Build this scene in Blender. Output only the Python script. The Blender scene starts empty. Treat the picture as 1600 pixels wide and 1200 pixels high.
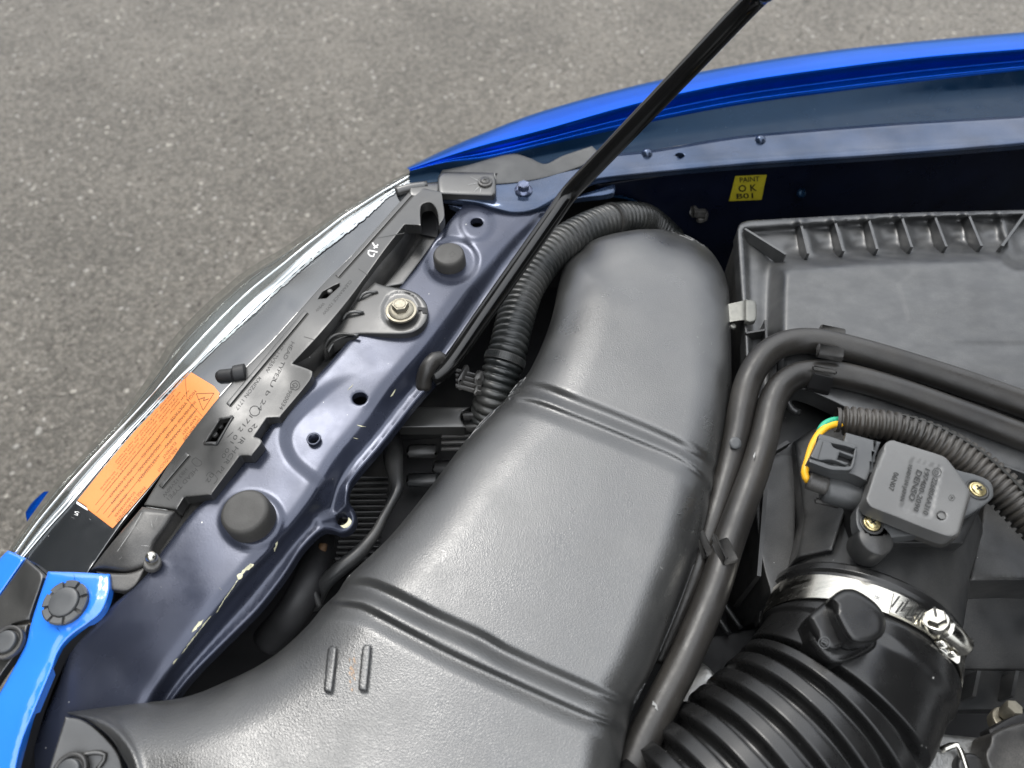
import bpy, math, random
import numpy as np
from mathutils import Vector, Matrix, geometry

random.seed(7); np.random.seed(7)
S = bpy.context.scene
COL = S.collection

# ------------------------------------------------------------------ camera, sky, sun, exposure
BAY = 0.80            # height of the radiator support above the ground (m)
CAMH = 0.42           # camera above it
TILT = math.radians(35)
FPX = 1155.0
cam_d = bpy.data.cameras.new('camera'); cam = bpy.data.objects.new('camera', cam_d); COL.objects.link(cam)
cam.location = (0, 0, BAY + CAMH); cam.rotation_euler = (TILT, 0, 0)
cam_d.sensor_width = 36; cam_d.lens = 36 * FPX / 1600; cam_d.clip_start = 0.02; cam_d.clip_end = 300
cam_d.dof.use_dof = True; cam_d.dof.focus_distance = 0.50; cam_d.dof.aperture_fstop = 7.0
S.camera = cam
S.render.resolution_x = 1024; S.render.resolution_y = 768
S.view_settings.view_transform = 'Standard'; S.view_settings.look = 'None'
S.view_settings.gamma = 1; S.view_settings.use_curve_mapping = False
S.view_settings.exposure = 0.82

SUN_EL, SUN_AZ = math.radians(55), math.radians(-30)
world = bpy.data.worlds.new('World'); S.world = world; world.use_nodes = True
wn = world.node_tree.nodes; wl = world.node_tree.links; wn.clear()
wo = wn.new('ShaderNodeOutputWorld'); bg = wn.new('ShaderNodeBackground'); bg.inputs['Strength'].default_value = 0.1
sky = wn.new('ShaderNodeTexSky'); sky.sky_type = 'NISHITA'; sky.sun_disc = False
sky.sun_elevation = SUN_EL; sky.sun_rotation = SUN_AZ; sky.dust_density = 3
tc = wn.new('ShaderNodeTexCoord'); cn = wn.new('ShaderNodeTexNoise'); cn.inputs['Scale'].default_value = 2.2
cn.inputs['Detail'].default_value = 5
cr = wn.new('ShaderNodeValToRGB'); cr.color_ramp.elements[0].position = 0.3; cr.color_ramp.elements[1].position = 0.7
cr.color_ramp.elements[0].color = (10, 10.6, 11.6, 1); cr.color_ramp.elements[1].color = (19, 19.3, 19.6, 1)
mx = wn.new('ShaderNodeMixRGB'); mx.inputs[0].default_value = 0.85
wl.new(tc.outputs['Generated'], cn.inputs['Vector']); wl.new(cn.outputs['Fac'], cr.inputs[0])
sx_ = wn.new('ShaderNodeSeparateXYZ'); wl.new(tc.outputs['Generated'], sx_.inputs[0])
cie = wn.new('ShaderNodeMapRange'); cie.inputs[1].default_value = 0; cie.inputs[2].default_value = 1; cie.inputs[3].default_value = .38; cie.inputs[4].default_value = 1.35
wl.new(sx_.outputs['Z'], cie.inputs[0])                       # overcast sky: brighter overhead than at the horizon
cm = wn.new('ShaderNodeMixRGB'); cm.blend_type = 'MULTIPLY'; cm.inputs[0].default_value = 1
wl.new(cr.outputs[0], cm.inputs[1]); wl.new(cie.outputs[0], cm.inputs[2])
wl.new(sky.outputs[0], mx.inputs[1]); wl.new(cm.outputs[0], mx.inputs[2])
wl.new(mx.outputs[0], bg.inputs['Color']); wl.new(bg.outputs[0], wo.inputs['Surface'])
sd = bpy.data.lights.new('sun', 'SUN'); sd.energy = 1.0; sd.angle = math.radians(20); sd.color = (1, .97, .92)
sun = bpy.data.objects.new('sun', sd); COL.objects.link(sun)
sv = Vector((math.sin(SUN_AZ) * math.cos(SUN_EL), math.cos(SUN_AZ) * math.cos(SUN_EL), math.sin(SUN_EL)))
sun.rotation_euler = sv.to_track_quat('Z', 'Y').to_euler()

# ------------------------------------------------------------------ mapping and splines
CT, ST = math.cos(TILT), math.sin(TILT)
def P(px, py, h):
    """picture position + height (mm above the radiator support) -> point in the place"""
    px = np.asarray(px, float); py = np.asarray(py, float); h = np.asarray(h, float)
    x = (px - 800) / FPX; y = (600 - py) / FPX
    t = (CAMH - h / 1000) / (CT - y * ST)
    return np.stack([x * t, (y * CT + ST) * t, np.broadcast_to(BAY + h / 1000, np.shape(t))], -1)
def mpp(px, py, h):
    y = (600 - py) / FPX
    return (CAMH - h / 1000) / (CT - y * ST) / FPX          # metres per pixel across the view there
def crom(pts, n):
    pts = np.asarray(pts, float)
    if len(pts) == 2:
        return pts[0] + (pts[1] - pts[0]) * np.linspace(0, 1, n + 1)[:, None]
    p = np.vstack([2 * pts[0] - pts[1], pts, 2 * pts[-1] - pts[-2]])
    out = []
    for i in range(len(pts) - 1):
        p0, p1, p2, p3 = p[i:i + 4]
        t = np.linspace(0, 1, n, endpoint=False)[:, None]
        out.append(.5 * (2 * p1 + (p2 - p0) * t + (2 * p0 - 5 * p1 + 4 * p2 - p3) * t ** 2 + (3 * p1 - p0 - 3 * p2 + p3) * t ** 3))
    out.append(pts[-1:])
    return np.vstack(out)
def resample(pts, n=None, step=None):
    d = np.r_[0, np.cumsum(np.linalg.norm(np.diff(pts, axis=0), axis=1))]
    if n is None: n = max(2, int(round(d[-1] / step)) + 1)
    s = np.linspace(0, d[-1], n)
    return np.stack([np.interp(s, d, pts[:, k]) for k in range(pts.shape[1])], 1)
def outline(pts, step):
    """closed outline; a third item 'c' marks a sharp corner"""
    n = len(pts); cs = [i for i, p in enumerate(pts) if len(p) > 2]
    q = [p[:2] for p in pts]
    if not cs:
        a = np.array([q[-2], q[-1]] + q + [q[0], q[1]], float)
        c = crom(a, 10)[20:-19]
        c = resample(c, step=step)
        return c[:-1]
    out = []
    for k, i in enumerate(cs):
        j = cs[(k + 1) % len(cs)]
        run = [q[i]]
        m = i
        while True:
            m = (m + 1) % n; run.append(q[m])
            if m == j: break
        out.append(resample(crom(run, 10), step=step)[:-1])
    return np.vstack(out)
def line(pts, step=4): return resample(crom(pts, 10), step=step)
def inside(X, Y, poly):
    r = np.zeros(X.shape, bool); x2, y2 = poly[:, 0], poly[:, 1]; x1, y1 = np.roll(x2, 1), np.roll(y2, 1)
    for a, b, c, d in zip(x1, y1, x2, y2):
        if b == d: continue
        m = ((b > Y) != (d > Y)) & (X < (c - a) * (Y - b) / (d - b) + a)
        r ^= m
    return r
def segdist(X, Y, poly, closed):
    A = poly; B = np.roll(poly, -1, 0)
    if not closed: A, B = A[:-1], B[:-1]
    best = np.full(X.shape, 1e9); side = np.zeros(X.shape); prm = np.zeros(X.shape)
    for i, (a, b) in enumerate(zip(A, B)):
        v = b - a; L = max(v @ v, 1e-9)
        t = np.clip(((X - a[0]) * v[0] + (Y - a[1]) * v[1]) / L, 0, 1)
        dx = X - a[0] - t * v[0]; dy = Y - a[1] - t * v[1]; d = dx * dx + dy * dy
        m = d < best
        best = np.where(m, d, best); side = np.where(m, np.sign(v[0] * dy - v[1] * dx), side)
        prm = np.where(m, (i + t) / len(A), prm)
    return np.sqrt(best), side, prm
def dl(X, Y, pts, step=6): return segdist(X, Y, line(pts, step), False)[0]
def sdl(X, Y, pts, step=6):
    d, s, _ = segdist(X, Y, line(pts, step), False); return d * s
def groove(X, Y, pts, w, depth):
    return -depth * np.exp(-(dl(X, Y, pts) / w) ** 2)
def ss(x):
    x = np.clip(x, 0, 1); return x * x * (3 - 2 * x)
def tps(ctrl):
    c = np.array(ctrl, float); n = len(c); xy = c[:, :2] / 1000
    def U(r2): return np.where(r2 > 0, r2 * np.log(np.maximum(r2, 1e-12)), 0)
    r2 = ((xy[:, None] - xy[None]) ** 2).sum(-1)
    Pm = np.c_[np.ones(n), xy]
    A = np.zeros((n + 3, n + 3)); A[:n, :n] = U(r2) + 1e-4 * np.eye(n); A[:n, n:] = Pm; A[n:, :n] = Pm.T
    w = np.linalg.solve(A, np.r_[c[:, 2], 0, 0, 0])
    def f(X, Y):
        X = np.asarray(X, float) / 1000; Y = np.asarray(Y, float) / 1000
        r = w[n] + w[n + 1] * X + w[n + 2] * Y
        for i in range(n): r = r + w[i] * U((X - xy[i, 0]) ** 2 + (Y - xy[i, 1]) ** 2)
        return r
    return f
def const(v): return lambda X, Y: np.full(np.shape(X), float(v))

# ------------------------------------------------------------------ objects
ORI = {}
def tag(o, label=None, cat=None, group=None, kind=None):
    if label: o['label'] = label
    if cat: o['category'] = cat
    if group: o['group'] = group
    if kind: o['kind'] = kind
    return o
def thing(name, at, label, cat, group=None):
    o = bpy.data.objects.new(name, None); COL.objects.link(o)
    p = Vector(P(*at).tolist()); o.location = p; ORI[o.name] = np.array(p)
    return tag(o, label, cat, group)
def link(name, V, F, mat, parent=None, smooth=True, label=None):
    V = np.asarray(V, float)
    if parent is None: org = V.mean(0)
    else: org = ORI[parent.name]
    me = bpy.data.meshes.new(name); me.from_pydata((V - org).tolist(), [], [list(map(int, f)) for f in F])
    me.materials.append(mat)
    if smooth: me.polygons.foreach_set('use_smooth', [True] * len(me.polygons))
    me.update()
    o = bpy.data.objects.new(name, me); COL.objects.link(o)
    if parent is None: o.location = org
    else: o.parent = parent
    ORI[o.name] = org
    if label: o['label'] = label
    return o
class MB:
    def __init__(s): s.V = []; s.F = []; s.n = 0
    def add(s, V, F):
        V = np.asarray(V, float).reshape(-1, 3); s.V.append(V); s.F += [[i + s.n for i in f] for f in F]; s.n += len(V); return s
    def build(s, name, mat, parent=None, smooth=True, label=None):
        return link(name, np.vstack(s.V), s.F, mat, parent, smooth, label)

def patch_geo(ol, hf, step=5, R=6, drop=1.5, skirt=3, holes=(), hskirt=8, bstep=None, hR=3, hdrop=.6, up=False):
    bstep = bstep or max(1.5, step * .7)
    O = outline(ol, bstep)
    H = [outline(h, min(bstep, 2.5)) for h in holes]
    x0, y0 = O.min(0); x1, y1 = O.max(0)
    gx, gy = np.meshgrid(np.arange(x0, x1, step), np.arange(y0, y1, step * .866))
    gx = gx + (np.arange(gx.shape[0]) % 2)[:, None] * step / 2
    pts = [np.c_[gx.ravel(), gy.ravel()]]
    rings = []
    for loop, rr in [(O, R)] + [(h, hR) for h in H]:
        t = np.roll(loop, -1, 0) - np.roll(loop, 1, 0); t /= np.linalg.norm(t, axis=1)[:, None] + 1e-9
        nrm = np.c_[-t[:, 1], t[:, 0]]
        for k in (.12, .3, .55, .85):
            for sg in (1, -1):
                q = loop + nrm * sg * rr * k
                d = segdist(q[:, 0], q[:, 1], loop, True)[0]
                rings.append(q[d > rr * k * .93])
    G = pts[0]
    def dists(Q):
        d0 = segdist(Q[:, 0], Q[:, 1], O, True)[0]; ok = inside(Q[:, 0], Q[:, 1], O)
        dh = np.full(len(Q), 1e9)
        for h in H:
            ok &= ~inside(Q[:, 0], Q[:, 1], h); dh = np.minimum(dh, segdist(Q[:, 0], Q[:, 1], h, True)[0])
        return d0, dh, ok
    d0, dh, ok = dists(G)
    G = G[ok & (d0 > max(R, bstep * .6)) & (dh > hR)]
    Rg = np.vstack(rings); d0, dh, ok = dists(Rg); Rg = Rg[ok & (d0 > .1) & (dh > .1)]
    loops = [O] + H
    Q = np.vstack(loops + [Rg, G])
    edges = []; s0 = 0
    for L in loops:
        n = len(L); edges += [(s0 + i, s0 + (i + 1) % n) for i in range(n)]; s0 += n
    res = geometry.delaunay_2d_cdt([Vector(q) for q in Q.tolist()], edges, [], 0, 1e-4)
    Q = np.array([tuple(v) for v in res[0]]); T = np.array(res[2])
    c = Q[T].mean(1); keep = inside(c[:, 0], c[:, 1], O)
    for h in H: keep &= ~inside(c[:, 0], c[:, 1], h)
    T = T[keep]
    d0 = segdist(Q[:, 0], Q[:, 1], O, True)[0]
    dh = np.full(len(Q), 1e9)
    for h in H: dh = np.minimum(dh, segdist(Q[:, 0], Q[:, 1], h, True)[0])
    def rnd(d, r, m):
        u = np.clip(1 - d / r, 0, 1); return m * (1 - np.sqrt(np.clip(1 - u * u, 0, 1)))
    hh = hf(Q[:, 0], Q[:, 1])
    Rv = R; dv = drop
    hh = hh - rnd(d0, Rv, dv) - rnd(dh, hR, hdrop)
    V = P(Q[:, 0], Q[:, 1], hh)
    n = np.cross(V[T[:, 1]] - V[T[:, 0]], V[T[:, 2]] - V[T[:, 0]])
    flip = (n * (np.array([0, 0, BAY + CAMH]) - V[T].mean(1))).sum(1) < 0
    T[flip] = T[flip][:, ::-1]
    VV = [V]; FF = T.tolist(); n0 = len(V)
    for li, L in enumerate(loops):
        sk = skirt if li == 0 else hskirt
        if sk <= 0: continue
        hl = hf(L[:, 0], L[:, 1]) - (drop if li == 0 else hdrop)
        a = P(L[:, 0], L[:, 1], hl); b = a.copy(); b[:, 2] -= sk / 1000
        VV += [a, b]; m = len(L)
        FF += [[n0 + i, n0 + (i + 1) % m, n0 + m + (i + 1) % m, n0 + m + i] for i in range(m)]
        n0 += 2 * m
    return np.vstack(VV), FF
def patch(name, ol, hf, mat, parent=None, label=None, **k):
    if not callable(hf): hf = const(hf)
    V, F = patch_geo(ol, hf, **k)
    return link(name, V, F, mat, parent, True, label)

def tube_geo(path, r, seg=20, step=.003, cap=True, mode='px'):
    """path of (px,py,h) ; r metres or function of (arc length, fraction)"""
    w = np.array([P(*p) for p in path]) if mode == 'px' else np.array(path, float)
    c = resample(crom(w, 16), step=step)
    s = np.r_[0, np.cumsum(np.linalg.norm(np.diff(c, axis=0), axis=1))]
    T = np.gradient(c, axis=0); T /= np.linalg.norm(T, axis=1)[:, None]
    up = np.array([0, 0, 1.]); N = up - T[0] * (up @ T[0])
    if np.linalg.norm(N) < .1: N = np.array([1., 0, 0]) - T[0] * T[0][0]
    N /= np.linalg.norm(N); V = []
    for i in range(len(c)):
        N = N - T[i] * (N @ T[i]); N /= np.linalg.norm(N); B = np.cross(T[i], N)
        rr = r(s[i], s[i] / s[-1]) if callable(r) else r
        a = np.linspace(0, 2 * math.pi, seg, endpoint=False)
        V.append(c[i] + rr * (np.cos(a)[:, None] * N + np.sin(a)[:, None] * B))
    n = len(c); F = []
    for i in range(n - 1):
        for j in range(seg):
            k = (j + 1) % seg
            F.append([i * seg + j, i * seg + k, (i + 1) * seg + k, (i + 1) * seg + j])
    if cap: F += [list(range(seg))[::-1], [(n - 1) * seg + j for j in range(seg)]]
    return np.vstack(V), F
def tube(name, path, r, mat, parent=None, label=None, **k):
    V, F = tube_geo(path, r, **k); return link(name, V, F, mat, parent, True, label)

def frame(axis):
    z = np.array(axis, float); z /= np.linalg.norm(z)
    x = np.array([1., 0, 0]); x -= z * (x @ z); x /= np.linalg.norm(x)
    return x, np.cross(z, x), z
def lathe_geo(c, prof, axis=(0, 0, 1), seg=32, sides=None, rot=0, squash=1):
    """prof: (radius, z) in mm, smoothing is by extra rings"""
    x, y, z = frame(axis); V = []; F = []
    n = sides or seg
    for r, h in prof:
        a = np.linspace(0, 2 * math.pi, n, endpoint=False) + rot
        V.append(np.asarray(c) + (np.cos(a)[:, None] * x + np.sin(a)[:, None] * y * squash) * r / 1000 + z * h / 1000)
    for i in range(len(prof) - 1):
        for j in range(n):
            k = (j + 1) % n; F.append([i * n + j, i * n + k, (i + 1) * n + k, (i + 1) * n + j])
    F.append([(len(prof) - 1) * n + j for j in range(n)])
    return np.vstack(V), F
def rprof(r, h0, h1, b=1.0, k=3):
    """cylinder with a rounded top edge"""
    out = [(r, h0), (r, h1 - b)]
    for i in range(1, k + 1):
        a = i / k * math.pi / 2; out.append((r - b + b * math.cos(a), h1 - b + b * math.sin(a)))
    return out + [((r - b) * .5, h1)]
def shade(o, ang=35):
    o.data.polygons.foreach_set('use_smooth', [True] * len(o.data.polygons))
    me = o.data; import bmesh
    bm = bmesh.new(); bm.from_mesh(me)
    bmesh.ops.recalc_face_normals(bm, faces=bm.faces)
    for e in bm.edges:
        if len(e.link_faces) == 2 and e.calc_face_angle(0) > math.radians(ang): e.smooth = False
    bm.to_mesh(me); bm.free(); return o

def loft_geo(rows, nu=60, sub=4, smooth=True):
    R_ = [resample(crom(np.array([P(*p) for p in r]), 8), n=nu) for r in rows]
    R_ = np.array(R_)
    if sub > 1:
        if smooth: R_ = np.stack([crom(R_[:, j], sub) for j in range(nu)], 1)
        else: R_ = np.stack([np.vstack([np.linspace(R_[i, j], R_[i + 1, j], sub, endpoint=False) for i in range(len(R_) - 1)] + [R_[-1:, j]]) for j in range(nu)], 1)
    m = len(R_); F = [[i * nu + j, i * nu + j + 1, (i + 1) * nu + j + 1, (i + 1) * nu + j] for i in range(m - 1) for j in range(nu - 1)]
    return R_.reshape(-1, 3), F
def loft(name, rows, mat, parent=None, label=None, **k):
    V, F = loft_geo(rows, **k); return link(name, V, F, mat, parent, True, label)

def box_geo(c, size, ax=(1, 0, 0), up=(0, 0, 1), bev=0):
    x = np.array(ax, float); x /= np.linalg.norm(x); z = np.array(up, float); z -= x * (x @ z); z /= np.linalg.norm(z); y = np.cross(z, x)
    sx, sy, sz = [v / 2000 for v in size]; V = []
    b = min(bev / 1000, sx * .9, sy * .9, sz * .9)
    if b <= 0:
        for i in (-1, 1):
            for j in (-1, 1):
                for k in (-1, 1): V.append(c + x * i * sx + y * j * sy + z * k * sz)
        return np.array(V), [[0, 1, 3, 2], [4, 6, 7, 5], [0, 4, 5, 1], [2, 3, 7, 6], [0, 2, 6, 4], [1, 5, 7, 3]]
    idx = {}
    for i in (-1, 1):
        for j in (-1, 1):
            for k in (-1, 1):
                for m in range(3):
                    d = [sx, sy, sz]
                    q = [d[n] if n == m else d[n] - b for n in range(3)]
                    idx[(i, j, k, m)] = len(V); V.append(c + x * i * q[0] + y * j * q[1] + z * k * q[2])
    F = []
    for m, (a1, a2) in enumerate(((1, 2), (0, 2), (0, 1))):
        for s in (-1, 1):
            f = []
            for u, v in ((-1, -1), (1, -1), (1, 1), (-1, 1)):
                t = [0, 0, 0]; t[m] = s; t[a1] = u; t[a2] = v; f.append(idx[(*t, m)])
            F.append(f)
    for m in range(3):
        o1, o2 = [q for q in range(3) if q != m]
        for u in (-1, 1):
            for v in (-1, 1):
                f = []
                for (s, mm) in ((-1, o1), (1, o1), (1, o2), (-1, o2)):
                    t = [0, 0, 0]; t[m] = s; t[o1] = u; t[o2] = v; f.append(idx[(*t, mm)])
                F.append(f)
    for i in (-1, 1):
        for j in (-1, 1):
            for k in (-1, 1): F.append([idx[(i, j, k, m)] for m in range(3)])
    return np.array(V), F
def fin(p0, p1, hb, thick):
    """thin upright web between two points, down to heights hb"""
    a, b = P(*p0), P(*p1); d = b - a; n = np.array([-d[1], d[0], 0]); n /= np.linalg.norm(n); n *= thick / 2000
    lo = lambda q, h: np.array([q[0], q[1], BAY + h / 1000])
    V = [a - n, a + n, b + n, b - n, lo(a, hb[0]) - n * 1.6, lo(a, hb[0]) + n * 1.6, lo(b, hb[1]) + n * 1.6, lo(b, hb[1]) - n * 1.6]
    return np.array(V), [[0, 1, 2, 3], [0, 4, 5, 1], [3, 2, 6, 7], [0, 3, 7, 4], [1, 5, 6, 2]]

_tx = {}
def text_geo(s, ext=0.0):
    if (s, ext) in _tx: return _tx[(s, ext)]
    cu = bpy.data.curves.new('t', 'FONT'); cu.body = s; cu.size = 1; cu.resolution_u = 2; cu.extrude = ext; cu.offset = .014 if s in ('PAINT', 'O K', 'B01', 'DENSO', '22680AA310', '197400-2090', '06N07') else 0
    o = bpy.data.objects.new('t', cu); COL.objects.link(o)
    dg = bpy.context.evaluated_depsgraph_get(); me = bpy.data.meshes.new_from_object(o.evaluated_get(dg))
    V = np.array([v.co[:] for v in me.vertices]).reshape(-1, 3); F = [list(p.vertices) for p in me.polygons]
    bpy.data.objects.remove(o); bpy.data.curves.remove(cu); bpy.data.meshes.remove(me)
    _tx[(s, ext)] = (V, F); return V, F
def put_text(mb, s, p0, p1, size, hf, lift=.15, ext=0.0, vflip=False, slant=0):
    """text whose baseline runs from p0 to p1, letters stand to the left of that direction"""
    V, F = text_geo(s, ext)
    if not len(V): return
    V = V.copy(); w = V[:, 0].max() - V[:, 0].min(); V[:, 0] = (V[:, 0] - V[:, 0].min()) / w
    a = np.array(p0, float); b = np.array(p1, float); d = b - a; L = np.linalg.norm(d); u = d / L
    v = np.array([u[1], -u[0]])
    q = a + V[:, :1] * d + (V[:, 1:2] * size) * v + (V[:, 1:2] * size * slant) * u
    h = hf(q[:, 0], q[:, 1]) + lift
    if ext: h = h + (V[:, 2] / ext) * lift
    mb.add(P(q[:, 0], q[:, 1], h), F)
def put_stroke(mb, pts, w, hf, lift=.12):
    """thin printed or scratched line"""
    c = resample(crom(np.array(pts, float), 6), step=5); t = np.gradient(c, axis=0); t /= np.linalg.norm(t, axis=1)[:, None] + 1e-9
    n = np.c_[-t[:, 1], t[:, 0]] * w / 2
    A = c + n; B = c - n; m = len(c)
    V = np.vstack([P(A[:, 0], A[:, 1], hf(A[:, 0], A[:, 1]) + lift), P(B[:, 0], B[:, 1], hf(B[:, 0], B[:, 1]) + lift)])
    mb.add(V, [[i, i + 1, m + i + 1, m + i] for i in range(m - 1)])

def jag(mb, pts, w, hf, lift=.25, seed=1):
    rs = np.random.RandomState(seed); c = resample(np.array(pts, float), step=4)
    t = np.gradient(c, axis=0); t /= np.linalg.norm(t, axis=1)[:, None] + 1e-9; n = np.c_[-t[:, 1], t[:, 0]]
    wa = w * rs.uniform(.15, 1, len(c)); wb = w * rs.uniform(.0, .5, len(c)); wa[0] = wa[-1] = wb[0] = wb[-1] = .1
    A = c + n * wa[:, None]; B = c - n * wb[:, None]; m = len(c)
    V = np.vstack([P(A[:, 0], A[:, 1], hf(A[:, 0], A[:, 1]) + lift), P(B[:, 0], B[:, 1], hf(B[:, 0], B[:, 1]) + lift)])
    mb.add(V, [[i, i + 1, m + i + 1, m + i] for i in range(m - 1)])

# ------------------------------------------------------------------ materials
MAT = {}
def mat(name, col, rough=.5, metal=0, var=.15, vs=30, bump=0, bs=600, bd=.0003, coat=0, spec=.5, dust=0, dcol=(.35, .33, .3), ds=25,
        rvar=.1, speck=0, stretch=None, kind='noise', flake=0, ior=1.5, stint=None):
    m = bpy.data.materials.new(name); m.use_nodes = True; N = m.node_tree.nodes; L = m.node_tree.links
    b = N['Principled BSDF']; tc = N.new('ShaderNodeTexCoord'); vec = tc.outputs['Object']
    if stretch:
        mp = N.new('ShaderNodeMapping'); mp.inputs['Scale'].default_value = stretch; L.new(vec, mp.inputs[0]); vec = mp.outputs[0]
    b.inputs['Metallic'].default_value = metal; b.inputs['Specular IOR Level'].default_value = spec
    b.inputs['IOR'].default_value = ior
    if stint: b.inputs['Specular Tint'].default_value = (*stint, 1)
    b.inputs['Coat Weight'].default_value = coat; b.inputs['Coat Roughness'].default_value = .06
    def noise(sc, det=4):
        n = N.new('ShaderNodeTexNoise'); n.inputs['Scale'].default_value = sc; n.inputs['Detail'].default_value = det
        L.new(vec, n.inputs['Vector']); return n
    def mr(src, a, c, lo=0.3, hi=0.7):
        r = N.new('ShaderNodeMapRange'); r.inputs[1].default_value = lo; r.inputs[2].default_value = hi
        r.inputs[3].default_value = a; r.inputs[4].default_value = c; L.new(src, r.inputs[0]); return r.outputs[0]
    n1 = noise(vs)
    hsv = N.new('ShaderNodeHueSaturation'); hsv.inputs['Color'].default_value = (*col, 1); L.new(mr(n1.outputs[0], 1 - var, 1 + var), hsv.inputs['Value'])
    colo = hsv.outputs[0]
    if dust:
        n2 = noise(ds, 6); n3 = noise(1400, 2)
        f = N.new('ShaderNodeMath'); f.operation = 'MULTIPLY'; L.new(mr(n2.outputs[0], 0, dust, .35, .75), f.inputs[0]); L.new(mr(n3.outputs[0], .5, 1.3), f.inputs[1])
        x = N.new('ShaderNodeMixRGB'); L.new(f.outputs[0], x.inputs[0]); L.new(colo, x.inputs[1]); x.inputs[2].default_value = (*dcol, 1); colo = x.outputs[0]
    if speck:
        v = N.new('ShaderNodeTexVoronoi'); v.inputs['Scale'].default_value = 160; L.new(vec, v.inputs['Vector'])
        n4 = noise(60, 2)
        th = N.new('ShaderNodeMath'); th.operation = 'LESS_THAN'; L.new(v.outputs['Distance'], th.inputs[0])
        L.new(mr(n4.outputs[0], 0, .16 * speck, .5, .8), th.inputs[1])
        x = N.new('ShaderNodeMixRGB'); L.new(th.outputs[0], x.inputs[0]); L.new(colo, x.inputs[1]); x.inputs[2].default_value = (.4, .4, .38, 1); colo = x.outputs[0]
    L.new(colo, b.inputs['Base Color'])
    n5 = noise(vs * 2.3, 5); L.new(mr(n5.outputs[0], max(.02, rough - rvar), min(1, rough + rvar)), b.inputs['Roughness'])
    if bump:
        if kind == 'grain':
            t = N.new('ShaderNodeTexVoronoi'); t.feature = 'SMOOTH_F1'; t.inputs['Scale'].default_value = bs; t.inputs['Smoothness'].default_value = .6; L.new(vec, t.inputs['Vector']); o = t.outputs['Distance']
        else:
            o = noise(bs, 3).outputs[0]
        bp = N.new('ShaderNodeBump'); bp.inputs['Strength'].default_value = bump; bp.inputs['Distance'].default_value = bd
        L.new(o, bp.inputs['Height']); L.new(bp.outputs[0], b.inputs['Normal'])
    MAT[name] = m; return m

M_duct = mat('grained_plastic', (.019, .0195, .0195), .33, var=.12, vs=18, bump=.45, bs=1500, bd=.00025, kind='grain', speck=.35, dust=.38, dcol=(.085, .084, .078), ior=1.68, spec=.78, rvar=.07)
M_ductsm = mat('smooth_duct_plastic', (.03, .032, .033), .5, bump=.1, bs=300, dust=.1)
M_plate = mat('lamp_plate_plastic', (.024, .024, .023), .36, var=.1, vs=20, bump=.15, bs=1500, bd=.0002, dust=.3, dcol=(.11, .105, .095), ior=1.6, spec=.65)
M_pldark = mat('dark_plastic', (.022, .022, .022), .42, bump=.12, bs=500, dust=.25, speck=.6)
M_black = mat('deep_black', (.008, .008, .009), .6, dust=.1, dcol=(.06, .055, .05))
M_gloss = mat('lamp_gloss_housing', (.008, .010, .012), .14, var=.1, rvar=.05, speck=.5, dust=.1, dcol=(.12, .12, .12), ds=14, ior=1.9, spec=.8)
M_rail = mat('support_navy_paint', (.035, .041, .064), .27, metal=.5, var=.22, vs=16, rvar=.09, bump=.10, bs=900, bd=.0002, dust=.10, dcol=(.10, .10, .12), speck=.8, ior=1.65)
M_flange = mat('fender_flange_paint', (.030, .050, .095), .16, metal=.6, var=.2, vs=30, rvar=.1, bump=.08, bs=500, dust=.25, dcol=(.22, .22, .25), coat=.2)
M_blue = mat('blue_car_paint', (.0, .075, .50), .17, metal=.8, var=.06, coat=.2, stint=(.25, .65, 1), rvar=.04, speck=.2)
M_bluewall = mat('inner_wall_paint', (.003, .012, .030), .2, metal=.1, var=.08, spec=.2, stint=(.5, .75, 1), speck=.5, dust=.05, dcol=(.05, .06, .07))
M_apron = mat('apron_navy_paint', (.003, .005, .014), .35, var=.3, speck=.4, spec=.3)
M_bump = mat('bumper_blue_paint', (.022, .19, .78), .22, var=.04, coat=1, rvar=.04, speck=.15)
M_rubber = mat('rubber', (.035, .034, .031), .62, bump=.2, bs=900, dust=.3, dcol=(.12, .11, .1), speck=.3)
M_hose = mat('hose_rubber', (.015, .014, .013), .40, bump=.3, bs=500, bd=.0003, dust=.24, dcol=(.10, .09, .075), speck=.3)
M_corr = mat('corrugated_plastic', (.012, .014, .014), .34, bump=.1, bs=400, dust=.15)
M_loom = mat('loom_plastic', (.028, .026, .023), .4, bump=.12, bs=600, dust=.3, dcol=(.14, .12, .1))
M_acc = mat('intake_hose_rubber', (.010, .010, .010), .28, bump=.06, bs=300, rvar=.08, speck=.7)
M_rod = mat('rod_black_paint', (.004, .004, .004), .16, rvar=.06, speck=.3)
M_lid = mat('airbox_lid_plastic', (.024, .025, .026), .38, var=.1, vs=12, bump=.15, bs=900, ior=1.58, spec=.65, ds=70, dust=.3, dcol=(.13, .13, .125), stretch=(1, 1.4, 1), speck=.3)
M_case = mat('airbox_case_plastic', (.014, .015, .016), .4, dust=.12, speck=.5)
M_maf = mat('sensor_grey_plastic', (.10, .10, .098), .38, ior=1.6, var=.08, bump=.2, bs=250, bd=.0003, dust=.2, dcol=(.3, .3, .29))
M_conn = mat('connector_grey_plastic', (.06, .063, .066), .4, var=.1, dust=.25, dcol=(.18, .18, .17))
M_steel = mat('clamp_steel', (.62, .60, .54), .22, metal=1, var=.06, rvar=.08, bump=.1, bs=200, stretch=(1, 6, 1))
M_zinc = mat('zinc_bolt', (.27, .25, .20), .48, metal=.8, var=.2, vs=150, bump=.3, bs=900, dust=.3, dcol=(.3, .26, .19))
M_bluezinc = mat('painted_bolt', (.10, .12, .19), .25, metal=.7, var=.2, vs=90, coat=.4)
M_brass = mat('yellow_screw', (.62, .52, .27), .32, metal=.9, var=.15, vs=120)
M_brightstrip = mat('lens_bright_strip', (.66, .69, .70), .24, metal=1, var=.03, rvar=.05, bump=.25, bs=160, bd=.0006)
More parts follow.
